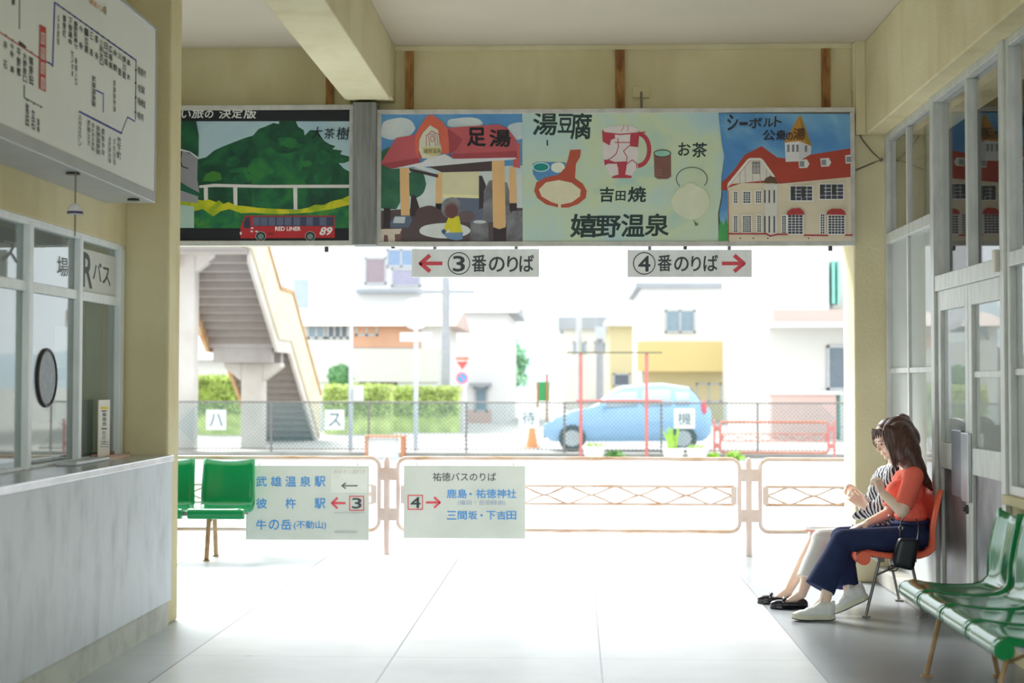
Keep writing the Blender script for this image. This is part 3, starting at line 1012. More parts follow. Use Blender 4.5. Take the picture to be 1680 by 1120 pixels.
# centre panel
cv.view(840, 160, 4.308)
WCOL = watercolour('painted_watercolour_wash', [(0.22, (168, 206, 222)), (0.42, (186, 216, 222)), (0.52, (198, 222, 210)), (0.62, (208, 224, 190)), (0.75, (164, 208, 212))], 1.7)
cv.poly(WCOL, [(72, 92), (1460, 96), (1475, 200), (1490, 330), (1500, 420), (1480, 560), (1478, 700), (1455, 820), (1462, 1026), (76, 1024)])
INK = (40, 62, 62)
for ch, q in (('湯', (148, 104, 322, 268)), ('豆', (322, 116, 432, 250)), ('腐', (412, 106, 566, 298))):
    cv.text(INK, ch, q, 0.022, 0.05)
for ch, q in (('お', (1172, 318, 1262, 412)), ('茶', (1272, 318, 1378, 424))):
    cv.text(INK, ch, q, 0.02, 0.05)
for ch, q in (('吉', (620, 632, 722, 740)), ('田', (730, 660, 804, 730)), ('焼', (816, 630, 948, 740))):
    cv.text(INK, ch, q, 0.026, 0.05)
for ch, q in (('嬉', (410, 822, 606, 990)), ('野', (588, 834, 770, 990)), ('温', (772, 822, 936, 986)), ('泉', (936, 820, 1108, 980))):
    cv.text(INK, ch, q, 0.022, 0.05)
cv.line(INK, [(249, 304), (251, 338)], 10)
TERRA = (190, 86, 66)
cv.poly((88, 148, 204), [(145, 470), (180, 455), (370, 458), (400, 480), (380, 560), (180, 590), (148, 540)])
cv.poly((22, 146, 142), [(152, 480), (210, 462), (262, 470), (250, 520), (165, 522)])
cv.ring((208, 232, 238), 205, 492, 60, 34, 7)
cv.blob((232, 238, 224), 325, 495, 50, 36, 0.04)
cv.poly(TERRA, [(410, 372), (488, 368), (482, 420), (452, 470), (445, 570), (500, 610), (528, 660), (522, 710), (470, 752), (400, 778), (330, 778), (240, 756), (178, 710), (156, 660), (172, 600), (240, 565), (330, 545), (372, 500), (395, 440)])
cv.poly((230, 224, 196), [(190, 650), (240, 600), (330, 584), (420, 602), (486, 652), (480, 700), (420, 742), (340, 758), (280, 740), (210, 700)])
cv.rect((230, 224, 196), 326, 752, 346, 782)
# jug drawn in red outline
CRIM = (190, 66, 84)
PALE = (230, 222, 224)
cv.poly(PALE, [(640, 240), (890, 240), (890, 400), (880, 500), (840, 560), (700, 560), (650, 470), (640, 320)])
cv.blob(PALE, 770, 225, 120, 26)
cv.poly(CRIM, [(636, 226), (660, 250), (726, 256), (728, 290), (700, 300), (690, 340), (640, 312)])
cv.poly(CRIM, [(836, 262), (884, 252), (900, 262), (890, 352), (832, 345)])
cv.line(CRIM, [(660, 250), (760, 262), (880, 252), (940, 246)], 9)
cv.ring(CRIM, 890, 370, 94, 128, 30, 28, -pi / 2, pi / 2)
cv.line(CRIM, [(728, 318), (832, 318)], 6)
cv.line(CRIM, [(748, 290), (752, 350), (735, 400), (700, 430), (680, 440)], 6)
cv.line(CRIM, [(830, 340), (788, 380), (812, 420), (810, 450)], 6)
cv.poly(CRIM, [(650, 440), (680, 440), (740, 460), (735, 470), (680, 468), (655, 480)])
cv.poly(CRIM, [(735, 455), (815, 452), (806, 510), (800, 545), (848, 556), (842, 570), (704, 570), (712, 556), (752, 545), (750, 500)])
cv.line(CRIM, [(810, 470), (850, 442), (882, 470), (880, 500)], 6)
cv.line((206, 120, 132), [(770, 240), (790, 212), (786, 200)], 5)
cv.line((206, 120, 132), [(820, 238), (822, 200)], 5)
# brown cup
cv.poly((134, 92, 84), [(1002, 390), (1122, 390), (1124, 560), (1100, 576), (1030, 576), (1006, 560)])
cv.blob((134, 92, 84), 1064, 556, 58, 20)
cv.blob((150, 210, 190), 1062, 396, 60, 26)
cv.ring((92, 72, 68), 1062, 396, 62, 28, 7)
for y in (510, 528, 546):
    cv.line((168, 128, 118), [(1016, y), (1058, y + 4)], 4)
# white teapot with a wire handle
cv.blob((222, 228, 202), 1265, 740, 132, 120, 0.015)
cv.blob((222, 228, 202), 1260, 628, 40, 22)
cv.poly((222, 228, 202), [(1150, 690), (1120, 720), (1130, 760), (1170, 770)])
cv.ring((88, 108, 104), 1270, 575, 112, 84, 6, 30, pi * 0.78, pi * 2.2)
cv.poly((88, 120, 80), [(1280, 860), (1296, 880), (1320, 896), (1296, 910)])
# right panel: bath house
cv.view(1140, 160, 4.307)
cv.poly(BLUE_S, [(165, 112), (1098, 118), (1106, 1028), (160, 1026), (185, 900), (170, 830), (195, 700), (190, 560), (210, 430), (190, 330)])
cv.poly((78, 170, 96), [(164, 1028), (170, 900), (188, 868), (200, 905), (218, 850), (236, 900), (236, 1028)])
BRICK = (178, 68, 52)
CREAM_P = (226, 216, 192)
cv.poly(BRICK, [(186, 655), (190, 600), (270, 520), (350, 406), (470, 344), (580, 424), (640, 432), (1098, 360), (1102, 565), (610, 608), (560, 640), (230, 658)])
cv.poly((230, 218, 194), [(230, 640), (330, 605), (570, 606), (606, 610), (1102, 562), (1108, 1026), (236, 1026)])
cv.poly((236, 234, 226), [(226, 640), (232, 606), (372, 436), (390, 428), (462, 428), (480, 440), (566, 560), (555, 568), (460, 446), (385, 448), (246, 620)])
cv.poly((226, 222, 214), [(246, 622), (388, 450), (462, 448), (556, 566), (480, 588), (262, 612)])
for x, y in ((316, 530), (354, 492), (404, 450), (458, 450), (504, 505), (530, 540)):
    cv.line((170, 160, 150), [(x, y), (x + 2, 604)], 4)
cv.rect((142, 140, 140), 406, 454, 458, 540)
cv.rect((176, 176, 178), 412, 470, 452, 534)
cv.line((120, 118, 118), [(432, 456), (432, 540)], 4)
cv.line((120, 118, 118), [(406, 490), (458, 490)], 4)
# tower
cv.poly((198, 144, 62), [(626, 320), (736, 128), (750, 130), (826, 344), (800, 340), (740, 312)])
cv.poly((150, 126, 60), [(740, 128), (826, 344), (790, 326), (752, 250)])
cv.poly((226, 228, 230), [(634, 320), (736, 310), (736, 452), (640, 456)])
cv.poly((206, 210, 216), [(736, 310), (822, 346), (818, 402), (736, 450)])
for x in (650, 684, 714):
    cv.rect((128, 132, 140), x, 334, x + 18, 386)
cv.rect((128, 132, 140), 774, 340, 792, 386)
for x, y in ((730, 442), (884, 432), (1060, 410)):
    cv.poly((228, 226, 222), [(x, y), (x + 60, y - 4), (x + 78, y + 28), (x + 62, y + 56), (x + 6, y + 58)] if x < 1000 else [(x, y), (x + 40, y - 4), (x + 42, y + 56), (x + 4, y + 58)])
    cv.rect((140, 146, 152), x + 8, y + 8, x + 42, y + 48)
cv.poly((100, 78, 62), [(484, 604), (498, 572), (530, 556), (566, 566), (584, 612), (548, 606), (512, 608)])
cv.poly((226, 224, 218), [(488, 612), (582, 614), (580, 980), (530, 990), (494, 975)])
DKW = (70, 74, 92)
for y0, y1 in ((655, 745), (838, 955)):
    for x in (488, 519, 554):
        cv.rect(DKW, x, y0, x + 10, y1)
def pwin(x0, y0, x1, y1, nx, ny):
    cv.rect((242, 240, 236), x0 - 8, y0 - 8, x1 + 8, y1 + 8)
    cv.rect(DKW, x0, y0, x1, y1)
    for i in range(1, nx):
        x = x0 + (x1 - x0) * i / nx
        cv.rect((232, 232, 230), x - 2, y0, x + 2, y1)
    for j in range(1, ny):
        y = y0 + (y1 - y0) * j / ny
        cv.rect((232, 232, 230), x0, y - 2, x1, y + 2)
for a in ((274, 668, 298, 746, 2, 5), (342, 668, 390, 746, 3, 5), (430, 664, 466, 744, 3, 5), (274, 838, 298, 952, 2, 8), (338, 838, 394, 952, 4, 8), (440, 836, 464, 950, 2, 8),
          (674, 630, 826, 728, 4, 4), (880, 616, 1044, 718, 4, 4), (614, 838, 640, 960, 2, 8), (656, 832, 758, 964, 4, 7), (886, 826, 912, 964, 2, 8), (940, 836, 1052, 964, 5, 7)):
    pwin(*a)
for x in (674, 748):
    cv.rect((62, 70, 68), x, 630, x + 26, 706)
for x in (880, 964):
    cv.rect((62, 70, 68), x, 618, x + 28, 692)
cv.poly((182, 62, 62), [(646, 832), (652, 806), (682, 786), (740, 784), (764, 806), (772, 830)])
cv.poly((182, 62, 62), [(926, 830), (934, 804), (962, 788), (1030, 788), (1056, 806), (1064, 832)])
cv.line((176, 60, 62), [(236, 964), (500, 964), (530, 980), (580, 968), (650, 968)], 11)
cv.line((176, 60, 62), [(770, 974), (934, 976)], 11)
cv.line((176, 60, 62), [(1060, 974), (1108, 974)], 11)
cv.line((176, 70, 60), [(234, 660), (236, 1026)], 5)
for x in (318, 410, 512, 800):
    cv.blob(K, x, 996, 5, 5, n=10)
for ch, q in (('シ', (226, 122, 304, 238)), ('ー', (312, 176, 372, 200)), ('ボ', (376, 146, 474, 220)), ('ル', (480, 150, 552, 212)), ('ト', (556, 136, 612, 212)),
              ('公', (476, 232, 566, 308)), ('衆', (570, 232, 640, 308)), ('の', (640, 250, 690, 306)), ('湯', (690, 220, 776, 304))):
    cv.text((44, 44, 56) if ch != '湯' else (96, 64, 30), ch, q, 0.024, 0.05)
cv.build('painting', rb_t)
# small clips along the frames
for q in ((291, 405), (536, 410), (645, 404), (1124, 406), (1362, 408)):
    p = at(q[0], q[1], Y=BY + 0.04)
    c = MB().box(p.x - 0.012, p.x + 0.012, BY + 0.02, BY + 0.05, p.z - 0.014, p.z + 0.022).build('clip', mat('dark_clip', (70, 68, 66), 0.6), lb_t if q[0] < 600 else rb_t)

# ---- hanging signs with platform numbers
SIGN = two_tone('grey_sign_face', (240, 244, 246), (224, 228, 230), 2.5, 0.4, 0.75, rough=0.55, stretch=(5, 5, 1))
SY = 11.52
for (x0, x1, y0, y1, num, side) in ((675.5, 884.5, 408, 454.5, '3', -1), (1029.5, 1233.5, 409.5, 454.5, '4', 1)):
    lab = ('grey hanging sign with a red arrow left and circled 3', 'grey hanging sign with circled 4 and a red arrow right')[side > 0]
    a, b = at(x0, y1, Y=SY), at(x1, y0, Y=SY)
    sg = thing('platform_sign', lab, 'sign', ((a.x + b.x) / 2, SY, a.z), group='hanging platform signs')
    MB().box(a.x, b.x, SY, SY + 0.03, a.z, b.z).build('board', SIGN, sg, bevel=0.002)
    for f in (0.18, 0.82):
        x = a.x + (b.x - a.x) * f
        MB().box(x - 0.012, x + 0.012, SY + 0.01, SY + 0.02, b.z - 0.01, 2.377).build('hanger', mat('grey_strap', (140, 140, 136), 0.5, metal=0.3), sg)
    cv = Canvas(Y=SY, off=0.001)
    RA = (216, 78, 92)
    DK = (66, 70, 76)
    if side < 0:
        cv.line(RA, [(690, 432), (724, 432)], 6)
        cv.line(RA, [(704, 420), (690, 432), (704, 444)], 6.5)
        cx = 753
        tx = [(774, 418, 798, 446), (802, 421, 828, 446), (832, 420, 850, 446), (852, 418, 876, 446)]
    else:
        cv.line(RA, [(1186, 432), (1219, 432)], 6)
        cv.line(RA, [(1206, 420), (1220, 432), (1206, 444)], 6.5)
        cx = 1057
        tx = [(1079, 418, 1102, 445), (1106, 421, 1130, 445), (1134, 420, 1150, 445), (1154, 418, 1178, 445)]
    cv.ring(DK, cx, 432, 18.5, 18.5, 1.6, 40)
    cv.text(DK, num, (cx - 10, 419.5, cx + 10, 445.5), 0.016)
    for ch, q in zip('番のりば', tx):
        cv.text(DK, ch, q, 0.014)
    cv.build('lettering', sg)

# ---- socket plate with its cord above the right board, and the loose cable at its right end
a, b = at(1038, 142, Y=11.6), at(1066, 160, Y=11.6)
so = thing('wall_socket', 'small cream wall socket with a short cord above the wide painting', 'socket', ((a.x + b.x) / 2, 11.62, b.z))
MB().box(a.x, b.x, 11.60, 11.62, b.z, a.z).build('plate', mat('cream_plate', (206, 196, 150), 0.6), so, bevel=0.003)
MB().tube([((a.x + b.x) / 2, 11.595, a.z - 0.04), ((a.x + b.x) / 2, 11.585, b.z - 0.02), ((a.x + b.x) / 2, 11.58, 3.36)], 0.008, 6).build('cord', mat('grey_cord', (120, 112, 104), 0.6), so)
pts = [at(1403, 186, Y=11.53), at(1406, 210, Y=11.53), at(1414, 228, Y=11.53), at(1430, 248, Y=11.53), at(1445, 262, Y=11.53), at(1430, 268, Y=11.53), at(1404, 279, Y=11.53)]
cb = thing('loose_cable', 'thin brown cable looped to a hook on the pillar beside the painting', 'cable', tuple(pts[4]))
MB().tube(pts, 0.006, 6).build('cable', mat('brown_cable', (112, 100, 84), 0.6), cb, smooth=True)
MB().cyl(tuple(pts[4] + Vector((0.004, -0.02, 0))), tuple(pts[4] + Vector((0.004, 0.03, 0))), 0.012).build('hook', mat('brown_hook', (120, 112, 92), 0.5), cb)

# ---- route map on the left wall
MX = -2.335
rm = thing('route_map_board', 'white bus route map on the wall above the ticket windows', 'route map', (-2.5, 7, 2.43))
zb, zt, yb = 2.44, 3.36, 8.83
MB().box(MX - 0.02, MX, 3.5, yb, zb + 0.02, zt).build('board', mat('route_map_white', (232, 237, 236), 0.35, var=0.03, scale=1.5), rm)
fr = MB()
fr.box(MX - 0.28, MX + 0.006, 3.5, yb + 0.012, zb - 0.04, zb + 0.02)
fr.box(MX - 0.28, MX + 0.006, yb, yb + 0.02, zb + 0.02, zt + 0.02)
fr.box(MX - 0.28, MX + 0.006, 3.5, yb + 0.012, zt, zt + 0.02)
fr.build('frame', mat('route_map_frame', (176, 180, 182), 0.45, metal=0.15), rm, bevel=0.004)
MB().box(MX - 0.27, MX - 0.02, 3.5, yb, zb + 0.02, zt).build('light_box', mat('light_box_grey', (150, 152, 150), 0.6), rm)
cv = Canvas(X=MX, off=0.0006, step=0.00003)
BL, GN, RD, BK = (58, 66, 168), (44, 104, 84), (190, 52, 56), (52, 58, 60)
cv.line(GN, [(32, -10), (31.5, 47)], 1.8)
cv.rect(BK, 19, -6, 24, 8)
cv.line(RD, [(-5, 50), (62, 94), (74, 101)], 2.2)
cv.line(BL, [(74, 100), (86, 107)], 2.4)
cv.line(BL, [(86, 109), (89.5, 4)], 2.4)
cv.line(BL, [(89.5, 4), (223, 99)], 2.4)
cv.line((70, 80, 110), [(223, 99), (222, 196)], 1.4)
cv.line(BL, [(221, 199), (209, 192)], 2)
cv.line((70, 80, 110), [(209, 192), (199, 218)], 1.4)
cv.line(BL, [(130, 183), (199, 218.5)], 3.2)
cv.line(BL, [(157, 148), (169.5, 154)], 2.4)
cv.line((110, 112, 190), [(169.5, 154), (169, 184)], 1.6)
cv.line(GN, [(39.5, 140), (39.5, 160), (67, 175)], 1.8)
for k in range(14):
    f = (k + 0.6) / 14.5
    cv.blob(BK, 89.5 + 133.5 * f, 4 + 95 * f, 1.7, 1.9, n=10)
for k in range(7):
    f = k / 6
    cv.blob(BK, 131 + 66 * f, 183.5 + 34 * f, 1.6, 1.8, n=10)
for x, y in ((9, 58), (20, 66), (51, 86), (80, 103), (44, 164), (55, 170), (67, 175.5), (222.5, 115), (222, 136), (222, 160), (221.5, 184)):
    cv.blob(BK, x, y, 1.6, 1.8, n=10)
cv.poly(BK, [(30, 67), (36, 70), (43, 77), (41, 80), (31, 73)])
cv.poly(RD, [(64.5, 40), (75, 45), (74.5, 151), (63, 145)])
for i, ch in enumerate('嬉野温泉'):
    y = 52 + i * 24.5
    cv.poly((206, 206, 196), [(66.5, y), (73, y + 3), (72.6, y + 22), (66.2, y + 19)])
    cv.column(RD, ch, 69.6, y + 2, y + 20, 5, 0.5)
for s, x, y0, y1, w_ in (('井 石', 8, 66, 114, 4.6), ('今寺 湯', 19, 70, 120, 4.6), ('平野郷', 30, 78, 126, 4.8), ('大野原口', 40, 86, 136, 4.8), ('嬉野田', 50.5, 92, 140, 5),
                         ('塩田', 44, 168, 208, 4.2), ('立石', 53.5, 178, 214, 4.6), ('温泉', 62, 194, 218, 3.6),
                         ('公会堂前', 95, 24, 74, 2.2), ('嬉野町', 105, 24, 62, 3.6), ('下宿湯本', 114.5, 28, 74, 5), ('嬉野医療セ', 123.5, 34, 80, 4.4), ('センター', 118, 82, 126, 2.6), ('築城入口', 124, 94, 140, 2.4),
                         ('今 寺', 132, 41, 82, 4.4), ('一位原', 141, 46, 88, 4.4), ('三 坂', 149, 52, 93, 4.2), ('長 谷', 157.5, 58, 98, 4.2), ('小田志口', 165.5, 64, 108, 4.2), ('日出城', 173, 69, 108, 4.2),
                         ('広場東', 180.5, 74, 114, 4.4), ('永 野', 188, 81, 118, 4.4), ('川 登', 195.5, 86, 124, 4.4), ('東川登', 203, 91, 129, 4.2), ('高 木', 210, 97, 132, 4),
                         ('武雄温泉駅', 153, 124, 176, 4.4), ('武雄高校前', 187, 131, 184, 2.4),
                         ('ハウステン', 130, 188, 240, 3.4), ('武雄北方', 144.5, 196, 240, 3.2), ('西九州大学前', 151.5, 202, 248, 3), ('祐徳温泉前', 160, 206, 254, 4.6), ('鹿島中央', 168, 210, 256, 3),
                         ('浜町駅前通', 179, 224, 268, 2.2), ('太良役場', 186.5, 226, 272, 1.8), ('竹下町', 194, 224, 262, 4.4)):
    cv.column(BK, s, x, y0, y1, w_ * 1.3, 0.55, 0.02)
for s, q in (('鹿島市', [(225, 108), (238, 116), (238, 129), (225, 121)]), ('佐賀', [(225, 137), (236, 143), (236, 156), (225, 150)]), ('長崎道', [(225, 159), (237, 166), (237, 179), (225, 172)]), ('有明', [(224, 182), (234, 188), (234, 200), (224, 194)])):
    cv.text(BK, s, q, 0.012)
cv.text((196, 128, 60), '高速バス', [(146, -4), (168, 12), (168, 22), (146, 6)], 0.012)
cv.text((130, 110, 60), '乗', [(168.5, 9), (173, 12), (173, 26), (168.5, 23)], 0.012)
cv.build('lettering', rm)
# dark lamps under the box and the little domed pull cord
for q, lab in (((120, 283), 'small dark fitting under the route map above the domed cord'), ((219, 326), 'small dark fitting under the far end of the route map')):
    p = at(q[0], q[1], Z=zb - 0.04)
    tag(MB().cyl((p.x, p.y, zb - 0.05), (p.x, p.y, zb - 0.04), 0.035, 0.03, 16).build('ceiling_fitting', mat('dark_fitting', (48, 46, 46), 0.4)), lab, 'fitting', 'fittings under the route map')
p = at(124, 283, Z=zb - 0.05)
pc = thing('pull_cord', 'thin cord with a white and navy dome hanging below the route map', 'cord', (p.x, p.y, 2.1))
bz = at(124, 352, X=p.x).z
tz = at(124, 388, X=p.x).z
MB().cyl((p.x, p.y, tz), (p.x, p.y, zb - 0.045), 0.0035, n=6).build('cord', mat('grey_string', (110, 108, 104), 0.7), pc)
dm = MB().lathe((p.x, p.y, bz), [(0.036, 0), (0.035, 0.018), (0.028, 0.036), (0.015, 0.048), (0.004, 0.052)], 20)
dm.build('dome', mat('white_dome', (226, 226, 232), 0.3), pc, smooth=True)
MB().lathe((p.x, p.y - 0.0, bz - 0.002), [(0.0375, 0.004), (0.0372, 0.012), (0.0365, 0.016)], 20).build('navy_band', mat('navy_band', (58, 52, 96), 0.4), pc, smooth=True)
# ================================================================== benches of moulded seats
GREEN_PL = mat('green_plastic', (8, 130, 72), 0.14, var=0.03, spec=0.35, coat=0.1)
ORANGE_PL = mat('orange_plastic', (255, 120, 90), 0.35, var=0.03, spec=0.5)
STEEL = two_tone('chair_steel', (150, 148, 146), (118, 112, 106), 9, 0.4, 0.7, rough=0.35, metal=0.7)
RUSTLEG = two_tone('rusty_leg', (196, 168, 130), (158, 116, 66), 9, 0.4, 0.66, rough=0.6, metal=0.2)
PROF = [(-0.188 + 0.042 * cos(radians(t)), 0.358 + 0.042 * sin(radians(t))) for t in (-45, -75, -105, -140, -180, -220, -250)] + [(-0.160, 0.399), (-0.10, 0.388), (-0.02, 0.379), (0.07, 0.376),
        (0.14, 0.381), (0.185, 0.396), (0.212, 0.425), (0.226, 0.47), (0.236, 0.53), (0.246, 0.59), (0.258, 0.65), (0.272, 0.71), (0.287, 0.765)]
def seat_mesh(name, m, half=0.221):
    us = [-1, -0.985, -0.95, -0.88, -0.72, -0.5, -0.47, -0.25, -0.02, 0.02, 0.25, 0.47, 0.5, 0.72, 0.88, 0.95, 0.985, 1]
    n = len(PROF)
    nrm = []
    for i in range(n):
        a, b = Vector(PROF[max(0, i - 1)]), Vector(PROF[min(n - 1, i + 1)])
        t = (b - a).normalized()
        nrm.append(Vector((-t.y, t.x)))
    vs = []
    for i, (y, z) in enumerate(PROF):
        back = max(0.0, min(1.0, (z - 0.40) / 0.1)) if i > 11 else 0.0
        wd = half * (1 - 0.05 * max(0, (z - 0.45) / 0.32) * back)
        lipf = 1 if i < 7 else 0
        for u in us:
            au = abs(u)
            d = 0.0
            if back > 0:
                d += 0.035 * back * au ** 2.2             # the back wraps forward at the sides
            else:
                d += (0 if lipf else 0.014 * au ** 3)     # the seat is dished
            if au > 0.9:
                d -= (au - 0.9) / 0.1 * (0.034 if not lipf else 0.008)   # turned-down rim
            if back > 0.5 and abs(au - 0.485) < 0.03:
                d += 0.004
            p = Vector((y, z)) + nrm[i] * d
            zz = p.y - (0.018 * (1 - au ** 2) * max(0, (z - 0.68) / 0.085) if back else 0)
            vs.append((u * wd, p.x, zz))
    M = len(us)
    fs = [(i * M + j, i * M + j + 1, (i + 1) * M + j + 1, (i + 1) * M + j) for i in range(n - 1) for j in range(M - 1)]
    mb = MB().add(vs, fs)
    # closed roll ends at the front lip
    for sgn in (-1, 1):
        mb.cyl((sgn * half * 0.90, -0.188, 0.358), (sgn * half * 0.995, -0.188, 0.358), 0.0405, n=24)
    me = mb.mesh(name, m)
    me.polygons.foreach_set('use_smooth', [True] * len(me.polygons))
    me.set_sharp_from_angle(angle=radians(60))
    return me

def bench(label, loc, rz, n, pitch, m, legm, leg_us, dz, group=None, spread=0.0, lr=0.0095):
    b = thing('seat_bench', label, 'bench', (loc[0], loc[1], 0), 0, group)
    me = seat_mesh('seat', m)
    x0 = -(n - 1) * pitch / 2
    for i in range(n):
        o = link('seat', me)
        o.parent = b
        o.location = (x0 + i * pitch, 0, dz)
        md = o.modifiers.new('thick', 'SOLIDIFY')
        md.thickness = 0.006
        md.offset = -1
    def part(mb, name, mm, **k):
        o = mb.build(name, mm, None, **k)
        o.parent = b
        return o
    bm_ = MB()
    e = (n - 1) * pitch / 2 + 0.19
    bm_.box(-e, e, -0.10, -0.06, 0.335 + dz, 0.365 + dz)
    bm_.box(-e, e, 0.09, 0.13, 0.335 + dz, 0.365 + dz)
    for i in range(n):
        x = x0 + i * pitch
        bm_.box(x - 0.10, x + 0.10, -0.12, 0.15, 0.352 + dz, 0.372 + dz)
    part(bm_, 'beam', STEEL)
    for lx in leg_us:
        for (ya, yb_) in ((-0.075, -0.16 + spread), (0.11, 0.18)):
            lg = MB()
            lg.tube([(lx, ya, 0.345 + dz), (lx, yb_, 0.012)], lr, 10)
            lg.box(lx - 0.02, lx + 0.02, yb_ - 0.026, yb_ + 0.026, 0, 0.01)
            part(lg, 'leg', legm, smooth=True)
        br = MB()
        br.tube([(lx, 0.11, 0.34 + dz), (lx, -0.095, 0.25 + dz)], 0.007, 8)
        part(br, 'brace', legm, smooth=True)
    b.rotation_euler = (0, 0, rz)
    return b

# green bench against the guard rail, facing into the hall
bench('row of green plastic seats on rusty legs before the left rail', (-3.31, 12.80), 0, 3, 0.49, GREEN_PL, RUSTLEG, (-0.49, 0.41), 0.012, 'green seat benches', lr=0.018)
# green bench along the right wall
bench('long row of glossy green plastic seats along the right wall', (1.845, 7.295), -pi / 2, 4, 0.475, GREEN_PL, RUSTLEG, (-0.60, 0.60), 0.022, 'green seat benches', lr=0.012)
# orange bench by the pillar
bench('orange plastic seats with the two seated women beside the right pillar', (1.905, 10.22), -pi / 2, 2, 0.49, ORANGE_PL, STEEL, (-0.36, 0.36), 0.004)

# ================================================================== guard rails
RAIL_V = two_tone('pale_pink_paint', (216, 200, 197), (208, 184, 178), 5, 0.45, 0.7, rough=0.5, third=(166, 112, 80))
RAIL_H = two_tone('rusty_pink_paint', (212, 194, 186), (198, 164, 138), 6, 0.46, 0.60, rough=0.6, stretch=(0.6, 1, 3), third=(150, 98, 60))
RED_V = two_tone('red_rail_paint', (184, 112, 106), (194, 134, 124), 5, 0.4, 0.7, rough=0.5)
RED_H = two_tone('red_rusty_paint', (188, 124, 108), (164, 108, 82), 6, 0.4, 0.65, rough=0.6, stretch=(0.6, 1, 3))
def guard_rail(label, p0, p1, posts, panels, ztop, zbot, zpost, mv, mh, base=0.0, r=0.017):
    """Posts at distances along p0->p1; each panel is a rounded tube frame with a lattice strip."""
    p0, p1 = Vector(p0), Vector(p1)
    d = (p1 - p0).normalized()
    g = thing('guard_rail', label, 'guard rail', (p0.x, p0.y, base))
    P = lambda s, z: p0 + d * s + Vector((0, 0, z))
    for s in posts:
        mb = MB().tube([P(s, base), P(s, zpost - 0.05), P(s, zpost - 0.012), P(s, zpost)], [0.026, 0.026, 0.020, 0.006], 14)
        mb.build('post', mv, g, smooth=True)
    h = ztop - zbot
    for (a, b) in panels:
        cr = min(0.07, h * 0.12)
        fr = MB()
        pts = []
        for (s, z, a0) in ((b - cr, zbot + cr, -pi / 2), (b - cr, ztop - cr, 0), (a + cr, ztop - cr, pi / 2), (a + cr, zbot + cr, pi)):
            for k in range(6):
                t = a0 + pi / 2 * k / 5
                pts.append(P(s + cr * cos(t), z + cr * sin(t)))
        fr.tube(pts, r, 10, True)
        # split: uprights pale, the long bars rusty
        fo = fr.build('panel_frame', [mv, mh], g, smooth=True)
        for pl in fo.data.polygons:
            if abs(pl.center.z - ztop) < 0.03 or abs(pl.center.z - zbot) < 0.03:
                pl.material_index = 1
        zu, zl = zbot + h * 0.62, zbot + h * 0.37
        zm = (zu + zl) / 2
        la_ = MB()
        A, B = a + 0.045, b - 0.045
        for z in (zu, zl):
            la_.tube([P(A, z), P(B, z)], 0.0105, 8)
        n = max(1, round((B - A) / 0.372))
        st = (B - A) / n
        for i in range(n):
            q = A + i * st
            for sg in (1, -1):
                pp = []
                for k in range(13):
                    f = k / 12
                    w_ = 0.5 * (0.5 - 0.5 * cos(2 * pi * f)) + 0.5 * (1 - abs(2 * f - 1))
                    pp.append(P(q + st * f, zm + sg * (zu - zm) * 0.95 * w_))
                la_.tube(pp, 0.0075, 6)
        la_.build('lattice', mh, g, smooth=True)
        for q in (A, B):
            ep = MB()
            c = P(q, zm)
            n_ = Vector((-d.y, d.x, 0))
            w = d * 0.022
            ep.prism([c - w - n_ * 0.012 + Vector((0, 0, zl - zm)), c + w - n_ * 0.012 + Vector((0, 0, zl - zm)), c + w - n_ * 0.012 + Vector((0, 0, zu - zm)), c - w - n_ * 0.012 + Vector((0, 0, zu - zm))], n_ * 0.02)
            ep.build('end_plate', mv, g)
    for s in posts:
        for z in (zbot + h * 0.78, zbot + h * 0.22):
            for sg in (-1, 1):
                near = [e for pr in panels for e in pr if 0 < (e - s) * sg < 0.4]
                if not near:
                    continue
                e = min(near, key=lambda v: abs(v - s))
                c = P((s + e) / 2, z)
                n_ = Vector((-d.y, d.x, 0))
                w = d * abs(e - s) * 0.5
                bk = MB()
                bk.prism([c - w - n_ * 0.03 + Vector((0, 0, -0.05)), c + w - n_ * 0.03 + Vector((0, 0, -0.05)), c + w - n_ * 0.03 + Vector((0, 0, 0.05)), c - w - n_ * 0.03 + Vector((0, 0, 0.05))], n_ * 0.008)
                for f in (-0.3, 0.3):
                    for zz in (-0.028, 0.028):
                        q = c + w * f + Vector((0, 0, zz))
                        bk.tube([q - n_ * 0.038, q - n_ * 0.03], 0.008, 8)
                bk.build('bracket', mv, g)
    return g

rp0, rp1 = Vector((-1.545, 13.2, 0)), Vector((1.40, 13.2, 0))
rd = (rp1 - rp0).normalized()
rl = (rp1 - rp0).length
def rs(px):
    """Distance along the near rail of a pixel column."""
    d_ = ray(px, 800)
    t = (rp0.x * rd.y - rp0.y * rd.x) / (d_.x * rd.y - d_.y * rd.x)
    q = EYE + d_ * t
    return (Vector((q.x, q.y, 0)) - rp0).dot(rd)
S650, S1215, S620, S1245 = rs(653), rs(1213), rs(622), rs(1247)
ZT = 0.785
guard_rail('pale pink rusty tube rail with lattice panels between hall and road', rp0, rp1,
           (0.0, rl, rl + 2.95), ((S620 - 2.78, S620), (S650, S1215), (S1245, S1245 + 2.78)), ZT, 0.20, 0.80, RAIL_V, RAIL_H)

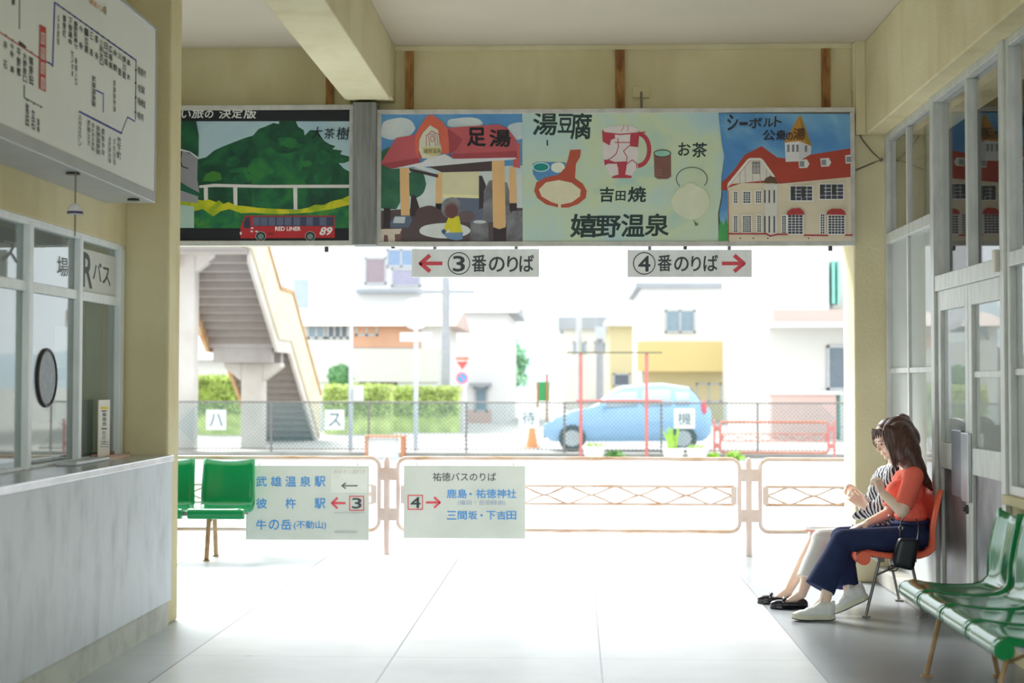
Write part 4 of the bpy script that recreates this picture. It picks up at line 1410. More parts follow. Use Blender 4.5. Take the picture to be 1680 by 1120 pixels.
# ---- the two direction boards hung on the rail
BOARD = two_tone('grey_green_board', (206, 212, 208), (192, 200, 196), 2.0, 0.4, 0.7, rough=0.5)
BLUE_T = (50, 140, 216)
def rail_board(label, x0, y0, x1, y1, yq):
    a, b = at(x0, y1, Y=yq), at(x1, y0, Y=yq)
    t = thing('direction_board', label, 'sign', ((a.x + b.x) / 2, yq, a.z), group='direction boards on the rail')
    MB().box(a.x, b.x, yq, yq + 0.012, a.z, b.z).build('board', BOARD, t, bevel=0.002)
    for f in (0.1, 0.9):
        hk = MB()
        x = a.x + (b.x - a.x) * f
        hk.tube([(x, yq + 0.012, b.z - 0.03), (x, yq + 0.012 + 0.03, b.z + 0.01), (x, rp0.y + rd.y / rd.x * (x - rp0.x) - 0.01, b.z + 0.02)], 0.004, 6)
        hk.build('hanging_wire', STEEL, t)
    return t
t1 = rail_board('grey board with blue place names and red framed 3 behind seats', 403, 764, 605.5, 885, 13.15)
cv = Canvas(Y=13.15, off=0.001)
cv.rect((216, 220, 216), 543, 768, 603, 808)
for ch, x in zip('武雄温泉駅', (420, 444, 468, 492, 516)):
    cv.text(BLUE_T, ch, (x, 781, x + 18, 798), 0.012)
for ch, x in zip('彼杵駅', (420, 468, 516)):
    cv.text(BLUE_T, ch, (x, 817, x + 18, 834), 0.012)
for ch, x in zip('牛の岳', (420, 441, 461)):
    cv.text(BLUE_T, ch, (x, 852, x + 17, 869), 0.012)
cv.text(BLUE_T, '(不動山)', (482, 854, 535, 869), 0.006)
cv.text((196, 190, 180), 'みゆき公園行き', (547, 770, 600, 777), 0.0)
cv.line((84, 92, 92), [(562, 796.5), (586, 796.5)], 2)
cv.line((84, 92, 92), [(567, 792), (561, 796.5), (567, 801)], 2)
RA = (216, 78, 92)
cv.line(RA, [(545, 825), (566, 825)], 3.6)
cv.line(RA, [(553, 817), (545, 825), (553, 833)], 3.6)
def square(x0, y0, x1, y1, t):
    cv.rect(RA, x0, y0, x1, y0 + t); cv.rect(RA, x0, y1 - t, x1, y1)
    cv.rect(RA, x0, y0, x0 + t, y1); cv.rect(RA, x1 - t, y0, x1, y1)
square(573, 813, 597.5, 837.5, 1.6)
cv.text((58, 66, 70), '3', (577.5, 816.5, 593.5, 834), 0.014)
cv.rect((176, 182, 180), 548, 840, 600, 841.2)
cv.rect((180, 186, 184), 549, 871, 586, 874)
cv.build('lettering', t1)
t2_ = rail_board('grey board with red framed 4 and blue shrine names', 662, 764, 862, 882.5, 13.15)
cv = Canvas(Y=13.15, off=0.001)
cv.text((62, 70, 74), '祐徳バスのりば', (710, 775, 814, 789), 0.008)
for ch, q in zip('鹿島・祐徳神社', ((733, 802, 749, 817), (751, 802, 766, 817), (770, 808, 774, 812), (781, 802, 797, 817), (798, 802, 814, 817), (815, 802, 830, 817), (831, 802, 847, 817))):
    cv.text(BLUE_T, ch, q, 0.012)
cv.text((150, 164, 196), '(塩田・吉田経由)', (751, 820, 829, 829), 0.0)
for ch, q in zip('三間坂・下吉田', ((733, 838, 749, 852), (751, 838, 766, 852), (768, 838, 783, 852), (788, 843, 792, 847), (798, 838, 813, 852), (815, 838, 830, 852), (831, 838, 847, 852))):
    cv.text(BLUE_T, ch, q, 0.012)
square(669, 811.5, 694, 836, 1.6)
cv.text((40, 58, 60), '4', (673.5, 815, 690, 833), 0.014)
cv.line(RA, [(700, 824), (721, 824)], 3.4)
cv.line(RA, [(713, 816), (721.5, 824), (713, 832)], 3.4)
cv.build('lettering', t2_)
# ================================================================== the road and the town beyond
GZ = -0.16
ASPH = mat('pale_road', (172, 174, 177), 0.9, var=0.04, scale=1.2)
FAR = mat('pale_ground', (178, 176, 170), 0.9, var=0.04, scale=0.6)
struct(MB().box(-60, 60, 13.68, 33.2, GZ - 0.2, GZ).build('road', ASPH))
struct(MB().box(-160, 160, 33.2, 420, GZ - 0.2, GZ).build('ground', FAR))
struct(MB().box(-60, 60, 13.60, 13.80, GZ, -0.005).build('kerb', two_tone('pale_kerb', (214, 214, 210), (196, 196, 190), 3, 0.4, 0.7, rough=0.9), bevel=0.01))
CONC = two_tone('pale_concrete', (180, 177, 171), (160, 156, 149), 1.5, 0.4, 0.72, rough=0.9)
struct(MB().box(-30, 30, 33.2, 33.75, GZ, GZ + 0.09).build('kerb_far', two_tone('grey_kerb', (150, 149, 143), (128, 128, 120), 1.5, 0.4, 0.7, rough=0.9), bevel=0.01))

# ---- chain-link fence with four plates reading "bus waiting"
FY, FB, FT = 33.5, GZ + 0.09, 0.965
DARKRAIL = mat('weathered_fence_rail', (120, 116, 110), 0.6)
MESHM = mat('green_grey_wire', (92, 124, 126), 0.5)
fx0, fx1 = at(250, 660, Y=FY).x, at(1420, 660, Y=FY).x
fe = thing('chain_link_fence', 'low chain link fence along the far side of the road', 'fence', ((fx0 + fx1) / 2, FY, FB))
MB().tube([(fx0, FY, FT), (fx1, FY, FT)], 0.018, 8).build('top_rail', DARKRAIL, fe)
MB().tube([(fx0, FY, FB + 0.06), (fx1, FY, FB + 0.06)], 0.012, 8).build('bottom_rail', DARKRAIL, fe)
for px in (290, 445, 605, 765, 926, 1085, 1243, 1400):
    x = at(px, 700, Y=FY).x
    MB().tube([(x, FY, FB), (x, FY, FT + 0.01)], 0.022, 8).build('post', DARKRAIL, fe)
wm = MB()
H_ = FT - FB - 0.08
pit = 0.085
k = fx0 - H_
def strip(xa, za, xb, zb_, dy):
    q = Vector((xb - xa, 0, zb_ - za)).normalized()
    w = Vector((-q.z, 0, q.x)) * 0.0055
    A, B = Vector((xa, FY + dy, za)), Vector((xb, FY + dy, zb_))
    t = Vector((0, 0.006, 0))
    wm.add([A - w, A + w, B + w, B - w, A - w + t, A + w + t, B + w + t, B - w + t], [(0, 1, 2, 3), (7, 6, 5, 4), (0, 3, 7, 4), (1, 5, 6, 2)])
while k < fx1:
    for sg in (1, -1):
        xa, xb = (k, k + H_) if sg > 0 else (k + H_, k)
        za, zb_ = FB + 0.07, FB + 0.07 + H_
        lo, hi = (xa, xb)
        if min(xa, xb) >= fx0 and max(xa, xb) <= fx1:
            strip(xa, za, xb, zb_, 0.003 * sg)
    k += pit
wm.build('wire_mesh', MESHM, fe, fix=False)
PLW = mat('white_plate', (212, 216, 212), 0.5, var=0.02)
for ch, (x0, y0, x1, y1), lab in (('ハ', (338, 672, 371, 705), 'leftmost white square plate on the fence, below the footbridge column'), ('ス', (533, 672, 565, 705), 'white square plate on the fence at the foot of the stairs'),
                             ('待', (851, 669, 884, 702), 'white square plate on the fence left of the red frame'), ('機', (1106, 670, 1140, 703), 'white square plate on the fence before the back of the blue car')):
    a, b = at(x0, y1, Y=FY - 0.04), at(x1, y0, Y=FY - 0.04)
    t = thing('fence_plate', lab, 'sign', ((a.x + b.x) / 2, FY - 0.03, a.z), group='lettered plates on the fence')
    MB().box(a.x, b.x, FY - 0.04, FY - 0.025, a.z, b.z).build('plate', PLW, t, bevel=0.003)
    cv = Canvas(Y=FY - 0.04, off=0.004)
    cv.text((60, 92, 100), ch, (x0 + 6, y0 + 6, x1 - 6, y1 - 6), 0.0)
    cv.build('lettering', t)

# ---- red pipe frame behind the fence, small red guard rail, low stand, planters
RPIPE = two_tone('faded_red_pipe', (192, 122, 114), (180, 104, 96), 4, 0.4, 0.7, rough=0.5)
RY = 33.0
a, b = at(953, 748, Y=RY), at(1061, 748, Y=RY)
zt_ = at(1000, 579, Y=RY).z
zm_ = at(1000, 657, Y=RY).z
rf = thing('pipe_frame', 'tall faded red pipe frame with a thin dark top bar', 'frame', ((a.x + b.x) / 2, RY, GZ))
for x in (a.x, b.x):
    MB().tube([(x, RY, GZ), (x, RY, zt_)], 0.036, 10).build('post', RPIPE, rf)
xa, xb = at(930, 579, Y=RY).x, at(1086, 579, Y=RY).x
MB().box(xa, xb, RY - 0.05, RY + 0.05, zt_ - 0.005, zt_ + 0.025).build('top_bar', mat('olive_bar', (112, 108, 84), 0.6), rf)
MB().tube([(a.x - 0.1, RY - 0.03, zm_), (at(1086, 657, Y=RY).x, RY - 0.03, zm_)], 0.024, 8).build('cross_bar', RPIPE, rf)

g0, g1 = at(1172, 748, Y=32.8), at(1369, 748, Y=32.8)
L_ = g1.x - g0.x
guard_rail('small red tube rail before the fence at the right', (g0.x, 32.8, 0), (g1.x, 32.8, 0), (0.0, L_), ((0.12, L_ - 0.12),), at(1200, 692, Y=32.8).z, at(1200, 742, Y=32.8).z, at(1200, 688, Y=32.8).z, RED_V, RED_H, base=GZ, r=0.026)

a, b = at(600, 750, Y=32.6), at(665, 750, Y=32.6)
st = thing('low_stand', 'low rusty brown stand with a white panel before the fence', 'stand', ((a.x + b.x) / 2, 32.6, GZ))
ztp = at(630, 714, Y=32.6).z
BRN = two_tone('rusty_brown_frame', (190, 130, 96), (160, 110, 80), 4, 0.4, 0.7)
MB().box(a.x, b.x, 32.4, 32.8, ztp - 0.035, ztp).build('top_frame', BRN, st)
for x in (a.x + 0.02, b.x - 0.06, b.x - 0.02):
    for y in (32.42, 32.78):
        if x == b.x - 0.06 and y > 32.5:
            continue
        MB().box(x - 0.018, x + 0.018, y - 0.018, y + 0.018, GZ, ztp - 0.035).build('leg', BRN, st)
MB().box(a.x + 0.06, b.x - 0.12, 32.5, 32.52, GZ + 0.03, ztp - 0.05).build('panel', PLW, st)

POT = mat('white_planter', (232, 230, 224), 0.5, var=0.03)
SOIL = mat('dark_soil', (92, 84, 70), 0.9)
LEAF_L = mat('fresh_leaf', (150, 190, 74), 0.6, var=0.2, scale=9)
LEAF_D = mat('mid_leaf', (96, 140, 70), 0.6, var=0.25, scale=9)
def planter(x0, x1, y0, ybase, Y, label, plant):
    a, b = at(x0, ybase, Y=Y), at(x1, y0, Y=Y)
    cx, w = (a.x + b.x) / 2, (b.x - a.x)
    h = b.z - GZ
    t = thing('planter', label, 'planter', (cx, Y, GZ), group='white planters by the fence')
    mb = MB()
    prof = [(0.38, 0), (0.5, h * 0.85), (0.54, h * 0.86), (0.54, h), (0.47, h), (0.46, h * 0.9)]
    vs, fs = [], []
    for (k_, z) in prof:
        for sx, sy in ((-1, -1), (1, -1), (1, 1), (-1, 1)):
            vs.append((cx + sx * w * k_, Y + sy * 0.17 * k_ / 0.5, GZ + z))
    for i in range(len(prof) - 1):
        for j in range(4):
            fs.append((i * 4 + j, i * 4 + (j + 1) % 4, (i + 1) * 4 + (j + 1) % 4, (i + 1) * 4 + j))
    fs.append((3, 2, 1, 0))
    n_ = len(prof) - 1
    mb.add(vs, fs)
    mb.build('pot', POT, t)
    MB().box(cx - w * 0.46, cx + w * 0.46, Y - 0.15, Y + 0.15, GZ + h * 0.8, GZ + h * 0.92).build('soil', SOIL, t)
    r_ = random.Random(int(x0))
    lf = MB()
    if plant == 'blade':
        for i in range(16):
            bx, by = cx - w * 0.05 + r_.uniform(-0.1, 0.1), Y + r_.uniform(-0.06, 0.06)
            dx, dy, hh = r_.uniform(-0.16, 0.16), r_.uniform(-0.1, 0.1), r_.uniform(0.25, 0.5)
            pts = [Vector((bx + dx * f * f, by + dy * f * f, GZ + h * 0.9 + hh * f)) for f in (0, .25, .5, .75, 1)]
            for p, q, wa, wb in zip(pts, pts[1:], (0.02, 0.03, 0.026, 0.018), (0.03, 0.026, 0.018, 0.002)):
                lf.add([p - Vector((wa, 0, 0)), p + Vector((wa, 0, 0)), q + Vector((wb, 0, 0)), q - Vector((wb, 0, 0))], [(0, 1, 2, 3)])
    else:
        for i in range(60):
            c = Vector((cx + r_.uniform(-0.4, 0.4) * w, Y + r_.uniform(-0.12, 0.12), GZ + h * 0.92 + r_.uniform(0, 0.07)))
            u = Vector((r_.uniform(-1, 1), r_.uniform(-1, 1), r_.uniform(0, 1))).normalized() * 0.05
            v_ = u.orthogonal().normalized() * 0.02
            lf.add([c, c + u * 0.5 + v_, c + u, c + u * 0.5 - v_], [(0, 1, 2, 3)])
    lf.build('leaves', LEAF_L, t, fix=False, solid=0.002)
planter(957, 992, 732, 752, 32.5, 'white planter with low leaves beside the left post of the red frame', 'low')
planter(1088, 1121, 735, 757, 32.2, 'white planter with tall bright blade leaves right of the red frame', 'blade')
planter(1127, 1160, 735, 756, 32.3, 'white planter without tall plants nearest the small red rail', 'low')
def tuft(px, py, w, h, Y, label, m=LEAF_D, name='shrub', n=140):
    p = at(px, py, Y=Y)
    r_ = random.Random(int(px))
    mb = MB()
    for i in range(n):
        a_, e_ = r_.uniform(0, 2 * pi), r_.uniform(0, 1)
        c = Vector((p.x + w * cos(a_) * sqrt(r_.random()) * (1 - 0.5 * e_), Y + w * 0.7 * sin(a_) * sqrt(r_.random()), GZ + h * e_))
        u = Vector((r_.uniform(-1, 1), r_.uniform(-1, 1), r_.uniform(-0.2, 1))).normalized() * 0.11
        v_ = u.orthogonal().normalized() * 0.03
        mb.add([c, c + u * 0.5 + v_, c + u, c + u * 0.5 - v_], [(0, 1, 2, 3)])
    mb.cyl((p.x, Y, GZ), (p.x, Y, GZ + h * 0.7), 0.012, 0.005, 6)
    tag(mb.build(name, m, fix=False), label, 'plant', 'weeds along the fence')
tuft(1008, 745, 0.22, 0.14, 32.2, 'low dark green weed between the planter and the red frame post')
tuft(1205, 750, 0.18, 0.13, 32.2, 'bright green weed under the small red rail', LEAF_L)
tuft(1170, 752, 0.1, 0.1, 32.2, 'bright weed at the left post of the small red rail', LEAF_L)

# ---- the pedestrian bridge
BR = two_tone('bridge_concrete', (198, 192, 184), (182, 174, 164), 1.0, 0.4, 0.72, rough=0.85)
BR_G = two_tone('bridge_steel_grey', (168, 162, 158), (150, 142, 136), 1.4, 0.4, 0.7, rough=0.7)
BR_Y = two_tone('bridge_cream_panel', (208, 198, 172), (204, 182, 142), 1.3, 0.5, 0.78, rough=0.7, third=(176, 120, 70))
BR_O = two_tone('bridge_rusty_edge', (194, 164, 124), (180, 134, 92), 2.0, 0.4, 0.65, rough=0.7)
fb = thing('footbridge', 'pale footbridge stairs rising over the fence on a concrete pier', 'footbridge', (-7.55, 37.5, GZ))
SX0, SX1 = -8.42, -6.86
Y0, Z0 = 36.7, 2.30              # foot of the upper flight at the landing
RISE, RUN = 0.165, 0.29
TREAD, RISER = BR, mat('riser_grey', (136, 128, 122), 0.7)
up = MB()
for i in range(11):
    y, z = Y0 - RUN * i, Z0 + RISE * i
    up.mi = 0
    up.box(SX0, SX1, y - RUN, y + 0.012, z - 0.05 + RISE, z + RISE)
    up.mi = 1
    up.box(SX0, SX1, y - 0.012, y + 0.012, z - 0.05, z + RISE)
up.build('upper_flight', [TREAD, RISER], fb)
lw = MB()
for i in range(15):
    y, z = 38.3 + RUN * i, Z0 - RISE * i
    lw.mi = 0
    lw.box(SX0, SX1, y, y + RUN + 0.012, z - 0.05 - RISE, z - RISE)
    lw.mi = 1
    lw.box(SX0, SX1, y - 0.012, y + 0.012, z - RISE - 0.05, z)
lw.build('lower_flight', [TREAD, RISER], fb)
ld = MB()
ld.box(SX0, SX1, Y0, 38.3, Z0 - 0.14, Z0)
ld.box(SX0 + 0.1, SX1 - 0.1, Y0 + 0.05, Y0 + 0.35, Z0 - 0.48, Z0 - 0.14)
ld.box(SX0 + 0.1, SX1 - 0.1, 37.9, 38.2, Z0 - 0.48, Z0 - 0.14)
ld.build('landing', BR_G, fb)
def side(x0, x1, name, top, bot, m):
    """A slab following both flights and the landing."""
    n17, n15 = 11, 15
    prof = [(Y0 - RUN * n17, Z0 + RISE * n17), (Y0, Z0), (38.3, Z0), (38.3 + RUN * n15, Z0 - RISE * n15)]
    poly = [Vector((x0, y, z + top)) for y, z in prof] + [Vector((x0, y, z + bot)) for y, z in reversed(prof)]
    mb = MB()
    q = len(prof)
    for i in range(q - 1):
        mb.prism([poly[i], poly[i + 1], poly[2 * q - 2 - i], poly[2 * q - 1 - i]], Vector((x1 - x0, 0, 0)))
    return mb.build(name, m, fb)
side(SX1 - 0.02, SX1 + 0.05, 'stringer', 0.10, -0.24, BR)
side(SX0 - 0.06, SX0 + 0.02, 'stringer', 0.10, -0.24, BR_O)
side(SX1 + 0.02, SX1 + 0.09, 'parapet', 1.20, 0.06, BR_Y)
side(SX1 + 0.0, SX1 + 0.13, 'handrail', 1.27, 1.19, BR_O)
side(SX0 - 0.09, SX0 - 0.03, 'parapet', 1.20, 0.06, BR_Y)
def pier(cx, cy, w, ztop, name, haunch, z0=GZ):
    mb = MB().box(cx - w / 2, cx + w / 2, cy - w / 2, cy + w / 2, z0, ztop)
    for sg in haunch:
        mb.prism([Vector((cx + sg * w / 2, cy - w / 2, ztop)), Vector((cx + sg * (w / 2 + 0.42), cy - w / 2, ztop)), Vector((cx + sg * (w / 2 + 0.42), cy - w / 2, ztop - 0.1)), Vector((cx + sg * w / 2, cy - w / 2, ztop - 0.42))], Vector((0, w, 0)))
    mb.build(name, BR, fb, bevel=0.02)
pc_ = at(412.5, 735, Y=37.2)
pier(pc_.x, 37.45, 0.50, Z0 - 0.48, 'pier', (-1, 1))
wc = at(306, 735, Y=33.9)
pier(wc.x, 33.93, 0.38, Z0 + RISE * 11, 'pier', (1,))
MB().box(SX0, SX1, 29.2, Y0 - RUN * 11, Z0 + RISE * 11, Z0 + RISE * 11 + 0.3).build('deck', BR_G, fb)
for xx in (SX0 - 0.09, SX1 + 0.02):
    MB().box(xx, xx + 0.07, 29.2, Y0 - RUN * 11, Z0 + RISE * 11 + 0.06, Z0 + RISE * 11 + 1.2).build('parapet', BR_Y, fb)

# ---- parked blue hatchback behind the fence
CARB = mat('light_blue_paint', (140, 180, 220), 0.2, var=0.02, coat=0.8)
CARW = mat('car_glass', (176, 190, 200), 0.05, spec=0.9, var=0.05)
CARD = mat('car_black', (40, 42, 48), 0.4)
cy = 36.0
ca, cb_ = at(892, 740, Y=cy), at(1168, 740, Y=cy)
Lc = cb_.x - ca.x
car = thing('hatchback_car', 'light blue hatchback parked behind the fence facing left', 'car', ((ca.x + cb_.x) / 2, cy + 0.75, GZ))
def car_sec(u, half=0.80):
    """Outline of the car at the fraction u along its length: (half width, z) from sill to roof."""
    def interp(t, pts):
        for (a0, v0), (a1, v1) in zip(pts, pts[1:]):
            if t <= a1:
                f = (t - a0) / (a1 - a0)
                f = f * f * (3 - 2 * f)
                return v0 + (v1 - v0) * f
        return pts[-1][1]
    belt = interp(u, [(0, 0.58), (0.06, 0.74), (0.25, 0.92), (0.6, 0.98), (0.95, 1.02), (1, 0.90)])
    roof = interp(u, [(0, 0.60), (0.06, 0.76), (0.22, 0.95), (0.26, 0.98), (0.48, 1.47), (0.70, 1.53), (0.86, 1.46), (0.97, 1.06), (1, 0.92)])
    low = interp(u, [(0, 0.34), (0.05, 0.22), (0.95, 0.24), (1, 0.40)])
    wd = half * interp(u, [(0, 0.72), (0.08, 0.93), (0.3, 1.0), (0.85, 1.0), (0.97, 0.93), (1, 0.82)])
    rw = wd * interp(u, [(0, 0.9), (0.26, 0.9), (0.48, 0.74), (0.8, 0.72), (1, 0.85)])
    return low, belt, max(roof, belt + 0.01), wd, rw
def car_ring(u):
    low, belt, roof, wd, rw = car_sec(u)
    half = [(wd * 0.9, low), (wd, low + 0.12), (wd * 1.0, (low + belt) / 2), (wd * 0.97, belt - 0.05), (wd * 0.93, belt), (rw + (wd * 0.93 - rw) * 0.35, belt + (roof - belt) * 0.65), (rw, roof - 0.07 * min(1, (roof - belt) * 3)), (rw * 0.8, roof - 0.012), (0, roof)]
    return half
us = [0, .02, .05, .09, .14, .19, .24, .28, .33, .38, .43, .48, .54, .60, .66, .72, .78, .83, .87, .91, .94, .97, .985, 1]
vs, fs = [], []
M_ = 17
for u in us:
    hf = car_ring(u)
    full = [(-w_, z) for w_, z in hf] + [(w_, z) for w_, z in reversed(hf[:-1])]
    for w_, z in full:
        vs.append((ca.x + u * Lc, cy + 0.80 + w_, GZ + z))
for i in range(len(us) - 1):
    for j in range(M_ - 1):
        fs.append((i * M_ + j, i * M_ + j + 1, (i + 1) * M_ + j + 1, (i + 1) * M_ + j))
    fs.append((i * M_ + M_ - 1, i * M_, (i + 1) * M_, (i + 1) * M_ + M_ - 1))
fs += [tuple(range(M_ - 1, -1, -1)), tuple((len(us) - 1) * M_ + j for j in range(M_))]
MB().add(vs, fs).build('body', CARB, car, smooth=True)
def side_glass(u0, u1, nm):
    N = 8
    for sgn in (-1, 1):
        mb = MB()
        ring_ = []
        for k_ in range(N + 1):
            u = u0 + (u1 - u0) * k_ / N
            hf = car_ring(u)
            ring_.append((u, hf[4], hf[5], hf[6]))
        vv, ff = [], []
        for (u, p4, p5, p6) in ring_:
            x = ca.x + u * Lc
            for (w_, z) in ((p4[0], p4[1] + 0.04), p5, (p6[0] + (p5[0] - p6[0]) * 0.15, p6[1] - 0.05)):
                vv.append((x, cy + 0.80 + sgn * (w_ + 0.006), GZ + max(z, p4[1] + 0.02)))
        for k_ in range(N):
            for j in range(2):
                ff.append((k_ * 3 + j, k_ * 3 + j + 1, (k_ + 1) * 3 + j + 1, (k_ + 1) * 3 + j))
        mb.add(vv, ff)
        mb.build(nm, CARW, car, smooth=True, solid=0.004)
side_glass(0.37, 0.56, 'side_window')
side_glass(0.585, 0.76, 'side_window')
side_glass(0.785, 0.87, 'side_window')
def band(u0, u1, nm, m):
    vv, ff = [], []
    for u in (u0, (u0 + u1) / 2, u1):
        hf = car_ring(u)
        for f in (-0.92, -0.4, 0, 0.4, 0.92):
            vv.append((ca.x + u * Lc + (0.004 if u > 0.7 else -0.004), cy + 0.80 + hf[7][0] * f * 1.15, GZ + hf[8][1] + 0.004 - 0.02 * abs(f)))
    for i in range(2):
        for j in range(4):
            ff.append((i * 5 + j, i * 5 + j + 1, (i + 1) * 5 + j + 1, (i + 1) * 5 + j))
    MB().add(vv, ff).build(nm, m, car, smooth=True, solid=0.006)
band(0.29, 0.45, 'windscreen', CARW)
band(0.875, 0.955, 'rear_window', mat('dark_car_glass', (60, 70, 80), 0.1))
for u in (0.17, 0.83):
    for sgn in (0.04, 1.56):
        x = ca.x + u * Lc
        w = MB().cyl((x, cy + sgn - 0.09, GZ + 0.30), (x, cy + sgn + 0.09, GZ + 0.30), 0.30, n=28).build('wheel', CARD, car, smooth=True)
        MB().cyl((x, cy + sgn - 0.10, GZ + 0.30), (x, cy + sgn + 0.10, GZ + 0.30), 0.18, n=20).build('hub_cap', mat('hub_grey', (180, 184, 188), 0.35, metal=0.5), w, smooth=True)
for sgn in (-1, 1):
    hf = car_ring(0.955)
    MB().ell((ca.x + 0.955 * Lc, cy + 0.80 + sgn * hf[3][0] * 0.98, GZ + 0.98), (0.07, 0.05, 0.17)).build('tail_light', mat('tail_red', (226, 70, 84), 0.3), car, smooth=True)
    hf = car_ring(0.07)
    MB().ell((ca.x + 0.075 * Lc, cy + 0.80 + sgn * hf[3][0] * 0.88, GZ + 0.68), (0.15, 0.06, 0.07)).build('head_light', mat('lamp_white', (236, 240, 244), 0.1), car, smooth=True)
    MB().ell((ca.x + 0.36 * Lc, cy + 0.80 + sgn * 0.88, GZ + 1.02), (0.06, 0.09, 0.06)).build('door_mirror', CARB, car, smooth=True)
MB().box(ca.x - 0.01, ca.x + 0.05, cy + 0.35, cy + 1.25, GZ + 0.30, GZ + 0.50).build('front_grille', CARD, car)

# ---- poles, mirror and road signs
POLE = mat('white_grey_pole', (196, 196, 202), 0.5)
POLE_G = mat('concrete_pole', (158, 160, 164), 0.8)
def pole(px, ybase, ytop, Y, r, label, m=POLE, name='utility_pole', rtop=None):
    p = at(px, ybase, Y=Y)
    zt2 = at(px, ytop, Y=Y).z
    t = thing(name, label, 'pole', (p.x, Y, GZ))
    MB().cyl((p.x, Y, GZ), (p.x, Y, zt2), r, rtop or r * 0.8, 14).build('shaft', m, t, smooth=True)
    return t, p, zt2
t, p, z_ = pole(575, 745, 330, 34.2, 0.05, 'slim white pole with a meter box right of the stairs')
bb = at(586, 645, Y=34.1)
MB().box(bb.x - 0.08, bb.x + 0.12, 34.08, 34.2, bb.z - 0.16, bb.z + 0.16).build('meter_box', PLW, t, bevel=0.01)
t, p, z_ = pole(731, 690, 455, 50, 0.15, 'thick grey utility pole before the white house in the middle', POLE_G)
MB().box(p.x - 0.9, p.x + 0.9, 49.9, 50.0, z_ - 0.5, z_ - 0.4).build('cross_arm', POLE_G, t)
t, p, z_ = pole(950, 700, 415, 80, 0.15, 'thin pale utility pole left above the red frame', mat('hazy_pole', (184, 186, 188), 0.8))
t, p, z_ = pole(984, 690, 520, 66, 0.16, 'grey utility pole with fittings left of the yellow house', POLE_G)
MB().box(p.x - 0.2, p.x + 0.25, 65.6, 65.9, z_ - 0.9, z_ - 0.4).build('transformer', mat('grey_can', (190, 194, 198), 0.7), t)
# round traffic mirror seen from behind
mp_ = at(682, 745, Y=34.4)
mr = thing('traffic_mirror', 'round white traffic mirror on a white pole with a small plate', 'mirror', (mp_.x, 34.4, GZ))
mz = at(682, 515, Y=34.3)
MB().cyl((mp_.x, 34.4, GZ), (mp_.x, 34.4, mz.z - 0.1), 0.05, n=14).build('pole', POLE, mr, smooth=True)
dd = MB()
dv, df = [], []
for i, (r, dy) in enumerate(((0.02, -0.09), (0.2, -0.075), (0.31, -0.03), (0.335, 0.0), (0.335, 0.03), (0.02, 0.035))):
    for k_ in range(32):
        a_ = 2 * pi * k_ / 32
        dv.append((mz.x + r * cos(a_), 34.3 + dy, mz.z + r * sin(a_)))
    if i:
        for k_ in range(32):
            df.append(((i - 1) * 32 + k_, (i - 1) * 32 + (k_ + 1) % 32, i * 32 + (k_ + 1) % 32, i * 32 + k_))
dd.add(dv, df)
dd.build('disc', mat('mirror_back_white', (214, 214, 217), 0.4, var=0.01), mr, smooth=True)
a, b = at(656, 560, Y=34.25), at(708, 545, Y=34.25)
MB().box(a.x, b.x, 34.25, 34.27, a.z, b.z).build('plate', PLW, mr)
# stop triangle, caution plate and blue roundel on one post
sp_ = at(763, 745, Y=44)
rs_ = thing('road_sign', 'post with a red triangle sign above a round blue sign', 'road sign', (sp_.x, 44, GZ))
MB().cyl((sp_.x, 44, GZ), (sp_.x, 44, at(763, 584, Y=44).z), 0.035, n=10).build('post', POLE, rs_)
tr_ = [at(x, y, Y=43.9) for x, y in ((749, 593), (768, 593), (758.5, 606))]
MB().prism(tr_, (0, 0.02, 0)).build('stop_triangle', mat('sign_red', (226, 84, 76), 0.5), rs_)
a, b = at(748, 590, Y=43.9), at(769, 586, Y=43.9)
MB().box(a.x, b.x, 43.9, 43.92, a.z, b.z).build('red_bar', mat('sign_orange_red', (232, 110, 80), 0.5), rs_)
c = at(758, 620, Y=43.9)
MB().cyl((c.x, 43.9, c.z), (c.x, 43.92, c.z), 0.155, n=24).build('blue_disc', mat('sign_blue', (52, 160, 226), 0.5), rs_)
cv = Canvas(Y=43.9, off=0.012)
cv.ring((226, 90, 96), 758, 620, 9.3, 9.3, 2)
cv.line((226, 90, 96), [(753, 614), (763, 626)], 1.8)
cv.build('red_ring', rs_)
p = at(893, 690, Y=60)
gs = thing('green_banner', 'small green banner on brown posts down the street', 'banner', (p.x, 60, GZ))
za, zb2 = at(893, 658, Y=60).z, at(893, 626, Y=60).z
MB().box(p.x - 0.2, p.x + 0.2, 59.98, 60.0, za, zb2).build('cloth', mat('banner_green', (60, 160, 96), 0.7), gs)
for s_, zz in ((-0.25, 0.0), (0.1, 0.3)):
    MB().cyl((p.x + s_, 59.95, GZ), (p.x + s_, 59.95, zb2 + zz), 0.05, n=8).build('post', mat('banner_brown', (176, 126, 92), 0.7), gs)
p = at(873, 745, Y=38)
cn = MB().lathe((p.x, 38, GZ), [(0.20, 0), (0.2, 0.03), (0.14, 0.04), (0.03, 0.62)], 16)
tag(cn.build('traffic_cone', mat('cone_orange', (240, 150, 70), 0.6)), 'orange traffic cone behind the fence left of the blue car', 'cone')

